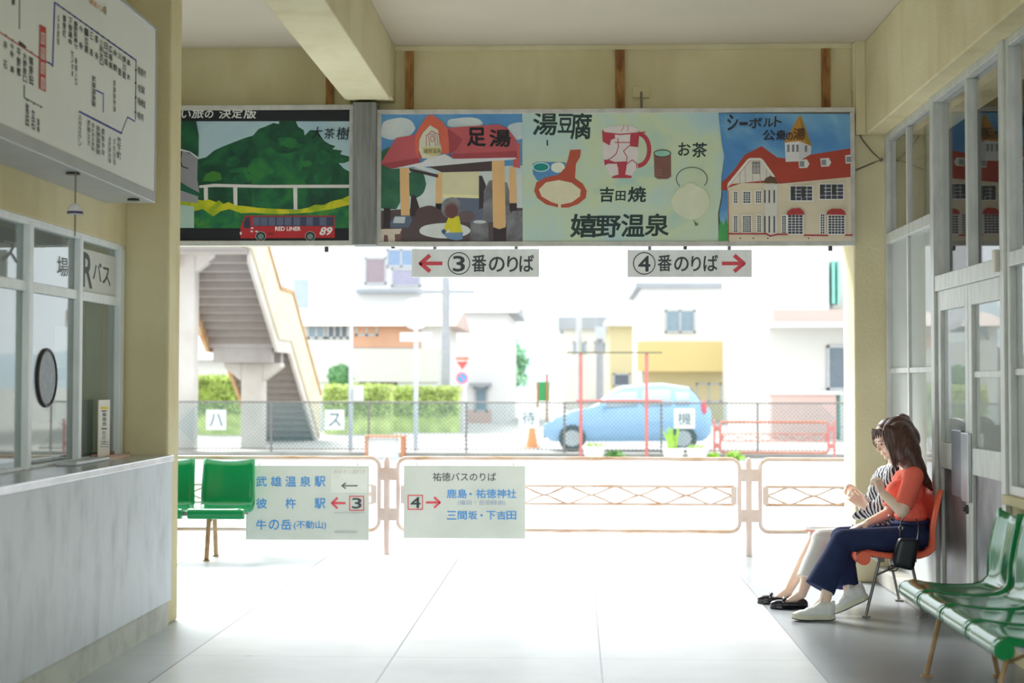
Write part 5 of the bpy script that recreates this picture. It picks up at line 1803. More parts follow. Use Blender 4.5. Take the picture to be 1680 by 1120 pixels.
# ---- hedges and bushes
def hedge(x0, x1, ytop, ybot, Y, D, label, m, name='hedge', n=2600, rounded=False):
    a, b = at(x0, ybot, Y=Y), at(x1, ytop, Y=Y)
    core = MB()
    r_ = random.Random(int(x0 + Y))
    W, Hh = b.x - a.x, b.z - GZ
    if rounded:
        core.ell(((a.x + b.x) / 2, Y + W / 2, (a.z + b.z) / 2), (W * 0.46, W * 0.46, (b.z - a.z) * 0.46))
        core.cyl(((a.x + b.x) / 2, Y + W / 2, GZ), ((a.x + b.x) / 2, Y + W / 2, a.z + 0.1), 0.06)
    else:
        core.box(a.x, b.x, Y + 0.04, Y + D, GZ, b.z - 0.06)
    for i in range(n):
        if rounded:
            th, ph = r_.uniform(0, 2 * pi), math.acos(r_.uniform(-1, 1))
            c = Vector(((a.x + b.x) / 2 + W / 2 * sin(ph) * cos(th), Y + W / 2 + W / 2 * sin(ph) * sin(th), (a.z + b.z) / 2 + (b.z - a.z) / 2 * cos(ph)))
        else:
            q = r_.random()
            if q < 0.6:
                c = Vector((r_.uniform(a.x, b.x), Y + r_.uniform(-0.05, 0.05), r_.uniform(GZ + Hh * 0.4, b.z)))
            else:
                c = Vector((r_.uniform(a.x, b.x), Y + r_.uniform(0, D), b.z + r_.uniform(-0.1, 0.06)))
        u = Vector((r_.uniform(-1, 1), r_.uniform(-1, 0.4), r_.uniform(-0.3, 1))).normalized() * r_.uniform(0.08, 0.16)
        v_ = u.orthogonal().normalized() * 0.05
        core.add([c, c + u * 0.5 + v_, c + u, c + u * 0.5 - v_], [(0, 1, 2, 3)])
    tag(core.build(name, m, fix=False), label, 'hedge')
HEDGE_M = mat('bright_hedge', (172, 190, 104), 0.6, var=0.3, scale=3.5)
HEDGE_P = mat('pale_hedge', (182, 198, 120), 0.6, var=0.25, scale=3.5)
hedge(318, 395, 623, 690, 46, 0.8, 'bright green clipped hedge under the footbridge stairs', HEDGE_M)
hedge(532, 640, 637, 690, 47, 0.8, 'pale green clipped hedge right of the stairs', HEDGE_P)
hedge(640, 752, 640, 690, 49, 0.8, 'pale green clipped hedge below the long white wall', HEDGE_P)
hedge(538, 573, 602, 636, 50, 0.8, 'round green bush standing above the hedge right of the stairs', mat('round_bush', (124, 170, 120), 0.6, var=0.25, scale=3), 'bush', 900, True)

# ---- houses
HW = mat('white_render', (214, 214, 213), 0.8, var=0.02, scale=0.4)
HW2 = mat('ivory_render', (204, 202, 195), 0.8, var=0.02, scale=0.4)
HY = mat('yellow_render', (200, 180, 124), 0.8, var=0.04, scale=0.4)
HYP = mat('pale_yellow_render', (198, 186, 146), 0.8, var=0.04, scale=0.4)
HP = mat('pink_render', (200, 170, 161), 0.8, var=0.04, scale=0.4)
HO = mat('orange_brick', (200, 154, 128), 0.8, var=0.06, scale=1.5)
HG = mat('grey_roof', (150, 155, 160), 0.7, var=0.06, scale=1.0)
HPR = mat('pink_roof', (186, 164, 156), 0.7, var=0.05, scale=1.0)
WG = mat('house_window', (120, 140, 154), 0.15, var=0.08, spec=0.7)
WD = mat('house_window_dark', (84, 92, 104), 0.2, var=0.1, spec=0.6)
WF = mat('window_frame_grey', (176, 178, 180), 0.6)
def rect3(px0, py0, px1, py1, Y):
    a, b = at(px0, py1, Y=Y), at(px1, py0, Y=Y)
    return a.x, b.x, a.z, b.z
def house(label, px0, px1, ytop, Y, D, m, parts=(), roof=None, name='house', wins=()):
    x0, x1, z0, z1 = rect3(px0, ytop, px1, 690, Y)
    t = thing(name, label, 'house', ((x0 + x1) / 2, Y, GZ))
    MB().box(x0, x1, Y, Y + D, GZ, z1).build('wall', m, t)
    for nm, (a_, b_, c_, d_), mm, dep in parts:
        xa, xb, za, zb3 = rect3(a_, b_, c_, d_, Y - dep)
        MB().box(xa, xb, Y - dep, Y, za, zb3).build(nm, mm, t)
    if roof:
        ry, oh, mm, kind = roof
        zr = at((px0 + px1) / 2, ry, Y=Y).z
        r_ = MB()
        if kind == 'gable_x':
            r_.prism([(x0 - oh, Y - oh, z1), (x0 - oh, Y + D + oh, z1), (x0 - oh, Y + D / 2, zr)], (x1 - x0 + 2 * oh, 0, 0))
        elif kind == 'gable_y':
            r_.prism([(x0 - oh, Y - oh, z1), (x1 + oh, Y - oh, z1), ((x0 + x1) / 2, Y - oh, zr)], (0, D + 2 * oh, 0))
        else:
            r_.box(x0 - oh, x1 + oh, Y - oh, Y + D + oh, z1, zr)
        r_.build('roof', mm, t)
    for (a_, b_, c_, d_), mm, nx in wins:
        xa, xb, za, zb3 = rect3(a_, b_, c_, d_, Y - 0.06)
        f = MB()
        w_ = 0.07
        f.box(xa, xb, Y - 0.06, Y, zb3 - w_, zb3)
        f.box(xa, xb, Y - 0.06, Y, za, za + w_)
        for k_ in range(nx + 1):
            x = xa + (xb - xa - w_) * k_ / nx
            f.box(x, x + w_, Y - 0.06, Y, za, zb3)
        wo = f.build('window', WF, t)
        MB().box(xa, xb, Y - 0.03, Y - 0.005, za, zb3).build('pane', mm, wo)
    return t
house('long low house with pink roof, orange brick band and white wall', 490, 724, 535, 52, 6.5, HW,
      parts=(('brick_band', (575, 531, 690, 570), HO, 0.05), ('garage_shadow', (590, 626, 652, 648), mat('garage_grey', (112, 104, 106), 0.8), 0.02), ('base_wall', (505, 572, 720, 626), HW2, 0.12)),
      roof=(505, 0.5, HPR, 'gable_x'), wins=(((504, 532, 534, 556), WG, 2), ((536, 530, 572, 556), WD, 3), ((583, 531, 620, 551), WG, 2)))
house('tall white building with brown and blue windows behind the pink roof', 480, 700, 395, 66, 10, HW,
      wins=(((598, 422, 634, 466), mat('brown_window', (142, 128, 134), 0.3), 1), ((642, 440, 690, 470), mat('lilac_window', (150, 148, 166), 0.3), 1), ((634, 408, 682, 438), mat('blue_window', (120, 142, 168), 0.2), 2)),
      parts=(('awning', (584, 474, 690, 480), HG, 0.5), ('panel', (482, 458, 505, 504), mat('pale_blue_panel', (166, 178, 196), 0.6), 0.05)))
house('plain white house with a grey roof right of the thick pole', 736, 832, 513, 60, 9, HW,
      roof=(494, 0.4, HG, 'gable_x'), parts=(('door_canopy', (770, 628, 806, 634), HG, 0.4), ('pink_base', (768, 672, 806, 700), HP, 0.05)), wins=(((778, 634, 800, 675), WG, 1),))
house('small white house with balcony at the end of the street', 925, 1012, 540, 86, 10, HW2, roof=(520, 0.3, HG, 'flat'), wins=(((940, 560, 962, 580), WG, 1), ((975, 560, 1000, 578), WG, 1)))
house('yellow house with white upper floor and wide window', 1052, 1196, 472, 62, 9, HW,
      parts=(('balcony', (1046, 560, 1198, 609), HY, 0.9), ('lower_wall', (1056, 609, 1198, 690), HYP, 0.05)), roof=(464, 0.2, HG, 'flat'),
      wins=(((1091, 508, 1141, 546), WG, 2), ((1142, 628, 1184, 660), mat('wooden_window', (170, 122, 84), 0.4), 2)))
house('yellow and white house set back behind the red frame', 1000, 1060, 535, 74, 9, HYP, roof=(478, 0.4, HW2, 'gable_y'), wins=(((1006, 612, 1034, 634), WD, 1),))
house('white block between the yellow house and the pink balcony', 1199, 1262, 430, 57, 3, HW, parts=(('down_pipe', (1234, 572, 1237, 660), WG, 0.1),))
house('white apartment house with pink balcony band and low pink wall', 1262, 1470, 300, 44, 12, HW2,
      parts=(('balcony', (1268, 508, 1470, 528), HP, 1.0), ('balcony_slab', (1266, 528, 1470, 536), HW, 1.1), ('balcony_wall', (1268, 424, 1360, 508), HW, 0.9),
             ('base_wall', (1266, 646, 1372, 745), HP, 0.35), ('coping', (1262, 641, 1382, 647), HW, 0.4), ('green_pipe', (1366, 428, 1370, 498), mat('teal_pipe', (130, 190, 176), 0.5), 1.05), ('green_pipe', (1374, 428, 1377, 498), mat('teal_pipe', (130, 190, 176), 0.5), 1.05),
             ('drain_pipe', (1374, 646, 1378, 735), mat('dark_teal_pipe', (90, 140, 130), 0.5), 0.1)),
      wins=(((1357, 566, 1396, 640), mat('grey_door_glass', (104, 114, 122), 0.4), 1),))
house('pale house glimpsed behind the footbridge column', 240, 420, 590, 58, 6, HW2, roof=(560, 0.4, HG, 'gable_x'))
# far hills, pale with distance
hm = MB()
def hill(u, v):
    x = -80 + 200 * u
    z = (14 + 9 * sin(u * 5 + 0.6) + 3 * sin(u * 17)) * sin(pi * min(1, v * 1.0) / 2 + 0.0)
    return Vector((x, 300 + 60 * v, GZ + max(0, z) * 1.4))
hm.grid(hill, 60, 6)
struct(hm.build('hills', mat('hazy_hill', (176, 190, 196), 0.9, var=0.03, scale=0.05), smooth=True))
def tree(px, ybot, ytop, Y, w, label):
    p = at(px, ybot, Y=Y)
    zt3 = at(px, ytop, Y=Y).z
    t = thing('tree', label, 'tree', (p.x, Y, GZ))
    MB().cyl((p.x, Y, GZ), (p.x, Y, (zt3 + p.z) / 2), 0.15, 0.08).build('trunk', mat('pale_bark', (150, 136, 120), 0.9), t)
    r_ = random.Random(int(px))
    mb = MB()
    for i in range(900):
        th, ph, rr_ = r_.uniform(0, 2 * pi), math.acos(r_.uniform(-1, 1)), r_.random() ** 0.5
        c = Vector((p.x + w * rr_ * sin(ph) * cos(th), Y + w * rr_ * sin(ph) * sin(th), (zt3 + p.z) / 2 + (zt3 - p.z) / 2 * rr_ * cos(ph)))
        u = Vector((r_.uniform(-1, 1), r_.uniform(-1, 1), r_.uniform(-1, 1))).normalized() * 0.4
        v_ = u.orthogonal().normalized() * 0.14
        mb.add([c, c + u * 0.5 + v_, c + u, c + u * 0.5 - v_], [(0, 1, 2, 3)])
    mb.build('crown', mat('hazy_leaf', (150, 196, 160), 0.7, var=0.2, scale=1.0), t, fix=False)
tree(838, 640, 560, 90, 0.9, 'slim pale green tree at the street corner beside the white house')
# ================================================================== the two women on the orange seats
def melt(mb, name, m, parent, voxel=0.006, smooth=4, strength=0.5):
    """Grow one continuous skin around overlapping limbs."""
    me = mb.mesh(name, m)
    bm = bmesh.new()
    bm.from_mesh(me)
    bmesh.ops.recalc_face_normals(bm, faces=bm.faces)
    bm.to_mesh(me)
    bm.free()
    o = bpy.data.objects.new(name, me)
    COL.objects.link(o)
    r = o.modifiers.new('r', 'REMESH')
    r.mode = 'VOXEL'
    r.voxel_size = voxel
    s = o.modifiers.new('s', 'SMOOTH')
    s.factor = strength
    s.iterations = smooth
    dg = bpy.context.evaluated_depsgraph_get()
    out = bpy.data.meshes.new_from_object(o.evaluated_get(dg))
    bpy.data.objects.remove(o)
    bpy.data.meshes.remove(me)
    out.name = name
    out.materials.clear()
    out.materials.append(m)
    out.polygons.foreach_set('use_smooth', [True] * len(out.polygons))
    return link(name, out, parent)

def J(px, py, Y):
    return at(px, py, Y=Y)

def frame(origin, fwd, up=(0, 0, 1)):
    """Head or foot frame: x forward, y to the left, z up."""
    f = Vector(fwd).normalized()
    l = Vector(up).cross(f).normalized()
    u = f.cross(l)
    return Matrix(((f.x, l.x, u.x, origin[0]), (f.y, l.y, u.y, origin[1]), (f.z, l.z, u.z, origin[2]), (0, 0, 0, 1)))

def head(mb, M):
    R3 = M.to_3x3()
    E = lambda c, r: mb.ell(M @ Vector(c), r, 18, 12, rot=R3)
    C_ = lambda a, b, r0, r1: mb.capsule(M @ Vector(a), M @ Vector(b), r0, r1, 12)
    E((-0.012, 0, 0.030), (0.092, 0.074, 0.084))
    E((0.022, 0, -0.020), (0.066, 0.063, 0.090))
    E((0.038, 0, -0.078), (0.042, 0.042, 0.032))
    E((0.070, 0, -0.100), (0.017, 0.020, 0.013))
    for s in (-1, 1):
        E((0.058, 0.034 * s, -0.034), (0.026, 0.024, 0.026))
        E((0.073, 0.030 * s, 0.020), (0.014, 0.022, 0.009))
        E((-0.006, 0.074 * s, -0.018), (0.019, 0.009, 0.030))
    C_((0.086, 0, 0.004), (0.104, 0, -0.030), 0.006, 0.010)
    E((0.099, 0, -0.034), (0.011, 0.016, 0.009))
    E((0.083, 0, -0.062), (0.013, 0.022, 0.008))
    E((0.082, 0, -0.074), (0.012, 0.019, 0.008))

def face_bits(M, parent, lip, eye, brow):
    R3 = M.to_3x3()
    for s in (-1, 1):
        MB().ell(M @ Vector((0.0845, 0.031 * s, 0.002)), (0.005, 0.0115, 0.0042), 12, 8, rot=R3).build('eye', eye, parent, smooth=True)
        MB().tube([M @ Vector((0.0885, (0.018 + 0.009 * k) * s, 0.0245 + 0.003 * (1 - (k - 1.2) ** 2 * 0.5))) for k in range(4)], [0.0028, 0.0034, 0.003, 0.0016], 6).build('eyebrow', brow, parent, smooth=True)
    b = MB()
    b.tube([M @ Vector((0.092 - 0.004 * abs(k) - 0.001 * k * k, 0.0068 * k, -0.0655 + 0.0009 * k * k)) for k in (-3, -2, -1, 0, 1, 2, 3)], [0.001, 0.003, 0.0042, 0.0042, 0.0042, 0.003, 0.001], 8)
    b.tube([M @ Vector((0.091 - 0.004 * abs(k) - 0.001 * k * k, 0.0062 * k, -0.0735 + 0.0013 * k * k)) for k in (-3, -2, -1, 0, 1, 2, 3)], [0.001, 0.0034, 0.0046, 0.0048, 0.0046, 0.0034, 0.001], 8)
    b.build('lips', lip, parent, smooth=True)

def hand(mb, wrist, dirv, palm_n, bends, side=1, s=0.92, thumb_out=0.5):
    """Palm, four unequal fingers bent at three knuckles, thumb from the side of the palm.
    palm_n points out of the palm (the way fingers curl); side=+1 puts the thumb on dirv x palm_n."""
    d = Vector(dirv).normalized()
    n = Vector(palm_n)
    n = (n - d * n.dot(d)).normalized()
    w = d.cross(n) * side            # towards the thumb
    W = Vector(wrist)
    P_ = lambda a, b, c: W + d * (a * s) + w * (b * s) + n * (c * s)
    mb.capsule(P_(0.0, 0.0, 0), P_(0.03, 0.0, 0), 0.025 * s, 0.030 * s, 12, 0.62, n)
    for b in (-0.026, -0.009, 0.009, 0.026):
        mb.capsule(P_(0.02, b * 0.75, 0), P_(0.082, b, 0), 0.0135 * s, 0.0115 * s, 10, 0.9, n)
    L = ((0.040, 0.025, 0.020), (0.044, 0.028, 0.021), (0.040, 0.026, 0.020), (0.031, 0.020, 0.018))
    for k, b in enumerate((0.028, 0.0095, -0.0095, -0.027)):
        p = P_(0.084, b, 0.0)
        ang = 0.0
        bb = bends[k] if hasattr(bends, '__len__') else bends
        spread = (0.09, 0.02, -0.04, -0.11)[k]
        for q, ln in enumerate(L[k]):
            ang += bb * (0.9, 1.15, 0.8)[q]
            v = (d * cos(ang) + n * sin(ang) + w * spread * cos(ang)).normalized()
            r0 = (0.0092, 0.0085, 0.0078)[q] * s
            e = p + v * ln * s
            mb.capsule(p, e, r0, r0 * 0.92, 10)
            p = e
    t0 = P_(0.022, 0.024, 0.006)
    t1 = t0 + (d * 0.7 + w * thumb_out + n * 0.45).normalized() * 0.040 * s
    t2 = t1 + (d * 0.85 + w * thumb_out * 0.35 + n * 0.55).normalized() * 0.031 * s
    t3 = t2 + (d * 0.9 + n * 0.5).normalized() * 0.023 * s
    mb.capsule(t0, t1, 0.0135 * s, 0.011 * s, 10)
    mb.capsule(t1, t2, 0.0105 * s, 0.0095 * s, 10)
    mb.capsule(t2, t3, 0.0095 * s, 0.008 * s, 10)

def hair_mat(name, rgb, rgb2):
    m, nt, b = base_mat(name)
    tc = node(nt, 'ShaderNodeTexCoord')
    mp = node(nt, 'ShaderNodeMapping')
    mp.inputs['Scale'].default_value = (120, 120, 4)
    mp.inputs['Rotation'].default_value = (0, radians(18), 0)
    nt.links.new(tc.outputs['Object'], mp.inputs['Vector'])
    nz = node(nt, 'ShaderNodeTexNoise')
    nz.inputs['Scale'].default_value = 1.0
    nz.inputs['Detail'].default_value = 3
    nt.links.new(mp.outputs['Vector'], nz.inputs['Vector'])
    rp = node(nt, 'ShaderNodeValToRGB')
    rp.color_ramp.elements[0].position, rp.color_ramp.elements[1].position = 0.35, 0.7
    rp.color_ramp.elements[0].color, rp.color_ramp.elements[1].color = (*lin(rgb), 1), (*lin(rgb2), 1)
    nt.links.new(nz.outputs['Fac'], rp.inputs['Fac'])
    nt.links.new(rp.outputs['Color'], b.inputs['Base Color'])
    bp = node(nt, 'ShaderNodeBump')
    bp.inputs['Strength'].default_value = 0.35
    bp.inputs['Distance'].default_value = 0.004
    nt.links.new(nz.outputs['Fac'], bp.inputs['Height'])
    nt.links.new(bp.outputs['Normal'], b.inputs['Normal'])
    b.inputs['Roughness'].default_value = 0.38
    b.inputs['Anisotropic'].default_value = 0.5
    return m

def skin_mat(name, rgb):
    m = mat(name, rgb, 0.5, var=0.03, scale=12, spec=0.35)
    b = m.node_tree.nodes['Principled BSDF']
    b.inputs['Subsurface Weight'].default_value = 0.12
    b.inputs['Subsurface Radius'].default_value = (0.02, 0.008, 0.004)
    return m

SKIN = skin_mat('fair_skin', (246, 220, 200))
SKIN_B = skin_mat('fair_skin_warm', (245, 214, 194))
LIP = mat('lip_pink', (206, 96, 92), 0.4)
EYEM = mat('dark_eye', (40, 30, 28), 0.15)
BROW = mat('brow_brown', (86, 60, 48), 0.7)
HAIR_A = hair_mat('dark_brown_hair', (56, 34, 28), (104, 66, 52))
HAIR_B = hair_mat('brown_hair', (58, 36, 31), (108, 70, 56))
CORAL = mat('coral_knit', (255, 122, 104), 0.85, var=0.04, scale=60, bump=0.25, stretch=(1, 1, 0.3), spec=0.2)
DENIM = mat('navy_denim', (44, 56, 94), 0.85, var=0.16, scale=10, bump=0.15, spec=0.2)
OFFW = mat('off_white_cotton', (228, 230, 226), 0.85, var=0.03, scale=8, bump=0.1, spec=0.2)
SHOEW = mat('white_mesh_shoe', (234, 238, 238), 0.7, var=0.03, scale=40, bump=0.15)
SOLE = mat('cream_sole', (228, 228, 206), 0.6)
SOLE_D = mat('dark_outsole', (70, 72, 76), 0.7)
LOAF = mat('black_leather', (26, 26, 34), 0.22, spec=0.6)
BAG_M = mat('black_bag_leather', (24, 28, 38), 0.35, var=0.1, scale=14, bump=0.1)

def stripe_mat():
    m, nt, b = base_mat('black_white_stripes')
    tc = node(nt, 'ShaderNodeTexCoord')
    mp = node(nt, 'ShaderNodeMapping')
    mp.inputs['Rotation'].default_value = (radians(8), radians(24), radians(40))
    nt.links.new(tc.outputs['Object'], mp.inputs['Vector'])
    wv = node(nt, 'ShaderNodeTexWave')
    wv.inputs['Scale'].default_value = 13.5
    wv.inputs['Distortion'].default_value = 3.2
    wv.inputs['Detail'].default_value = 1.5
    wv.inputs['Detail Scale'].default_value = 1.6
    nt.links.new(mp.outputs['Vector'], wv.inputs['Vector'])
    rp = node(nt, 'ShaderNodeValToRGB')
    rp.color_ramp.elements[0].position, rp.color_ramp.elements[1].position = 0.40, 0.50
    rp.color_ramp.elements[0].color, rp.color_ramp.elements[1].color = (*lin((50, 54, 70)), 1), (*lin((232, 236, 240)), 1)
    nt.links.new(wv.outputs['Fac'], rp.inputs['Fac'])
    nt.links.new(rp.outputs['Color'], b.inputs['Base Color'])
    b.inputs['Roughness'].default_value = 0.8
    b.inputs['Specular IOR Level'].default_value = 0.2
    return m
STRIPE = stripe_mat()

def sneaker(parent, heel, fwd, pitch, s=1.0, n=''):
    f = Vector(fwd).normalized()
    up = Vector((0, 0, 1))
    M = Matrix.Translation(heel) @ frame((0, 0, 0), f).to_3x3().to_4x4() @ Matrix.Rotation(pitch, 4, 'Y')
    V = lambda x, y, z: M @ Vector((x * s, y * s, z * s))
    R3 = M.to_3x3()
    mb = MB()
    def E(c, r):
        mb.ell(V(*c), [q * s for q in r], 16, 10, rot=R3)
    E((0.035, 0, 0.058), (0.040, 0.033, 0.050))
    E((0.075, 0, 0.058), (0.055, 0.034, 0.048))
    E((0.125, 0, 0.046), (0.060, 0.037, 0.036))
    E((0.180, 0, 0.036), (0.058, 0.040, 0.026))
    E((0.215, 0.003, 0.032), (0.034, 0.034, 0.020))
    mb.capsule(V(0.012, 0, 0.06), V(0.006, 0, 0.105), 0.018 * s, 0.012 * s)
    mb.capsule(V(0.088, 0, 0.085), V(0.078, 0, 0.118), 0.020 * s, 0.014 * s, 12, 0.5, R3 @ Vector((1, 0, 0)))
    so = melt(mb, 'shoe', SHOEW, parent, 0.005, 3)
    def slab(name, z0, z1, m, grow):
        out = [(-0.006, 0.0), (0.0, 0.022), (0.03, 0.034), (0.09, 0.032), (0.16, 0.041), (0.21, 0.040), (0.240, 0.026), (0.252, 0.004), (0.245, -0.018), (0.215, -0.036), (0.16, -0.038), (0.09, -0.031), (0.03, -0.034), (0.0, -0.022)]
        rock = lambda x: 0.010 * max(0, (x - 0.17) / 0.08) ** 2 + 0.004 * max(0, (0.03 - x) / 0.03)
        k = len(out)
        vs = [V(x + grow * (1 if x > 0.1 else -1) * 0.3, y * (1 + grow * 4), z0 + rock(x)) for x, y in out] + [V(x, y, z1 + rock(x) * 1.3) for x, y in out]
        fs = [tuple(range(k - 1, -1, -1)), tuple(range(k, 2 * k))] + [(i, (i + 1) % k, k + (i + 1) % k, k + i) for i in range(k)]
        MB().add(vs, fs).build(name, m, so, bevel=0.003)
    slab('midsole', 0.006, 0.032, SOLE, 0.01)
    slab('outsole', 0.0, 0.007, SOLE_D, 0.008)
    lc = MB()
    for q in range(4):
        x, z = 0.100 + 0.020 * q, 0.090 - 0.0075 * q
        lc.tube([V(x, -0.022, z - 0.006), V(x + 0.004, 0, z + 0.004), V(x, 0.022, z - 0.006)], 0.0028 * s, 6)
    lc.build('laces', OFFW, so, smooth=True)
    return so

def loafer(parent, heel, fwd):
    M = Matrix.Translation(heel) @ frame((0, 0, 0), Vector(fwd).normalized()).to_3x3().to_4x4()
    V = lambda x, y, z: M @ Vector((x, y, z))
    R3 = M.to_3x3()
    mb = MB()
    out = [(-0.004, 0.0), (0.004, 0.022), (0.04, 0.030), (0.10, 0.028), (0.16, 0.037), (0.20, 0.034), (0.228, 0.016), (0.236, 0.0), (0.228, -0.016), (0.20, -0.034), (0.16, -0.036), (0.10, -0.028), (0.04, -0.030), (0.004, -0.022)]
    k = len(out)
    mb.add([V(x, y, 0.0) for x, y in out] + [V(x, y, 0.016) for x, y in out], [tuple(range(k - 1, -1, -1)), tuple(range(k, 2 * k))] + [(i, (i + 1) % k, k + (i + 1) % k, k + i) for i in range(k)])
    def E(c, r):
        mb.ell(V(*c), r, 16, 10, rot=R3)
    E((0.03, 0, 0.030), (0.034, 0.031, 0.034))
    mb.capsule(V(0.03, 0.026, 0.03), V(0.15, 0.03, 0.03), 0.014, 0.018)
    mb.capsule(V(0.03, -0.026, 0.03), V(0.15, -0.03, 0.03), 0.014, 0.018)
    E((0.170, 0, 0.030), (0.066, 0.038, 0.026))
    so = melt(mb, 'shoe', LOAF, parent, 0.0045, 3)
    bw = MB()
    for sg in (-1, 1):
        bw.ell(V(0.145, 0.018 * sg, 0.064), (0.012, 0.018, 0.009), 12, 8, rot=R3)
    bw.ell(V(0.146, 0, 0.064), (0.009, 0.007, 0.009), 10, 6, rot=R3)
    bw.build('bow', LOAF, so, smooth=True)
    return so

# ------------------------------------------------------------------ woman in coral, the nearer one
YA = 9.98
pA = thing('person', 'woman in coral top and navy flared jeans seated nearest on orange seats', 'person', tuple(at(1490, 905, Y=YA)), 0, 'two seated women')
hM = frame(J(1474, 718, YA), (-0.80, 0.34, -0.50))
nb = J(1489, 768, YA)
body = MB()
head(body, hM)
body.capsule(hM @ Vector((-0.02, 0, -0.055)), nb, 0.046, 0.050)
pel, wai, che = J(1495, 884, YA), J(1492, 848, YA), J(1489, 802, YA)
shL, shR = J(1499, 781, 9.81), J(1488, 781, 10.14)
body.ell(che, (0.090, 0.135, 0.125))
body.ell(wai, (0.080, 0.115, 0.10))
body.ell(pel, (0.105, 0.155, 0.085))
body.capsule(nb, shL, 0.045, 0.046)
body.capsule(nb, shR, 0.045, 0.046)
elL, wrL = J(1480, 838, 9.73), J(1448, 809, 9.80)
elR, wrR = J(1458, 842, 10.16), J(1425, 857, 10.02)
body.capsule(shL, elL, 0.046, 0.040)
body.capsule(elL, wrL, 0.040, 0.025)
body.capsule(shR, elR, 0.046, 0.038)
body.capsule(elR, wrR, 0.038, 0.025)
hand(body, wrL, (-0.28, 0.15, 0.95), (-0.55, 0.80, -0.1), (1.05, 1.1, 1.15, 1.2), side=-1)
hand(body, wrR, (-0.93, -0.12, -0.30), (-0.2, 0.0, -1.0), (0.16, 0.13, 0.15, 0.2), side=1)
hipL, hipR = J(1492, 886, 9.86), J(1492, 884, 10.09)
knL, knR = J(1379, 884, 9.83), J(1377, 879, 10.05)
anL, anR = J(1354, 983, 9.73), J(1394, 972, 9.90)
for h_, k_, a_ in ((hipL, knL, anL), (hipR, knR, anR)):
    body.capsule(h_, k_, 0.068, 0.050)
    body.capsule(k_, a_, 0.046, 0.034)
# feet inside the shoes
body.capsule(anL, J(1322, 1010, 9.72), 0.034, 0.022)
body.capsule(anR, J(1384, 992, 9.885), 0.034, 0.022)
melt(body, 'body', SKIN, pA, 0.0042, 3)
face_bits(hM, pA, LIP, EYEM, BROW)
sh = MB()
sh.ell(J(1490, 800, YA), (0.104, 0.150, 0.130))
sh.ell(J(1494, 836, YA), (0.094, 0.126, 0.085))
sh.ell(J(1494, 846, YA), (0.100, 0.136, 0.055))
sh.capsule(J(1473, 803, 9.89), J(1470, 806, 9.89), 0.060, 0.058)
sh.capsule(J(1471, 803, 10.06), J(1468, 806, 10.06), 0.060, 0.058)
sh.capsule(J(1491, 778, YA), shL, 0.058, 0.060)
sh.capsule(J(1489, 778, YA), shR, 0.058, 0.058)
def sleeve(mb, a, b, r0, r1):
    mb.capsule(a, a + (b - a) * 0.25, r0, r0 * 0.98)
    mb.cyl(a, b, r0, r1, 20)
sleeve(sh, shL, shL + (elL - shL) * 0.86, 0.061, 0.056)
sleeve(sh, shR, shR + (elR - shR) * 0.86, 0.060, 0.055)
melt(sh, 'coral_top', CORAL, pA, 0.005, 5)
jn = MB()
jn.ell(J(1497, 880, YA), (0.128, 0.172, 0.095))
jn.ell(J(1494, 862, YA), (0.104, 0.140, 0.075))
jn.capsule(J(1492, 884, 9.875), J(1382, 886, 9.83), 0.083, 0.068)
jn.capsule(J(1492, 882, 10.08), J(1380, 881, 10.05), 0.083, 0.066)
def flare(mb, k, hem, r0, r1, fl):
    d_ = (hem - k)
    n_ = 24
    q = d_.to_track_quat('Z', 'Y')
    side_ = Vector((0, 1, 0))
    side_ = (side_ - d_.normalized() * side_.dot(d_.normalized())).normalized()
    fr_ = d_.normalized().cross(side_)
    vs, prof = [], ((0, 1.0), (0.3, 0.98), (0.6, 1.02), (1.0, 1.0))
    for f, g in prof:
        rr_ = (r0 + (r1 - r0) * f ** 1.3) * g
        for kk in range(n_):
            a_ = 2 * pi * kk / n_
            vs.append(k + d_ * f + fr_ * rr_ * cos(a_) + side_ * rr_ * (1 - (1 - fl) * f) * sin(a_))
    fs = [(i * n_ + j, i * n_ + (j + 1) % n_, (i + 1) * n_ + (j + 1) % n_, (i + 1) * n_ + j) for i in range(3) for j in range(n_)]
    fs += [tuple(range(n_ - 1, -1, -1)), tuple(3 * n_ + j for j in range(n_))]
    mb.add(vs, fs)
flare(jn, J(1380, 890, 9.83), J(1345, 965, 9.76), 0.068, 0.094, 0.72)
flare(jn, J(1381, 888, 10.05), J(1389, 963, 9.93), 0.066, 0.074, 0.8)
jo = melt(jn, 'jeans', DENIM, pA, 0.0055, 4)
# waistband and its button
wb = MB()
wbc = J(1493, 852, YA)
ring_ = []
for k_ in range(40):
    a_ = 2 * pi * k_ / 40
    ring_.append((wbc.x + 0.104 * cos(a_), wbc.y + 0.142 * sin(a_), wbc.z - 0.012 + 0.01 * cos(a_)))
wb.tube(ring_, 0.011, 8, True)
wb.build('waistband', DENIM, pA, smooth=True)
MB().ell(J(1459, 846, 9.9), 0.008, 10, 6).build('button', mat('silver_button', (206, 210, 216), 0.25, metal=0.7), pA, smooth=True)
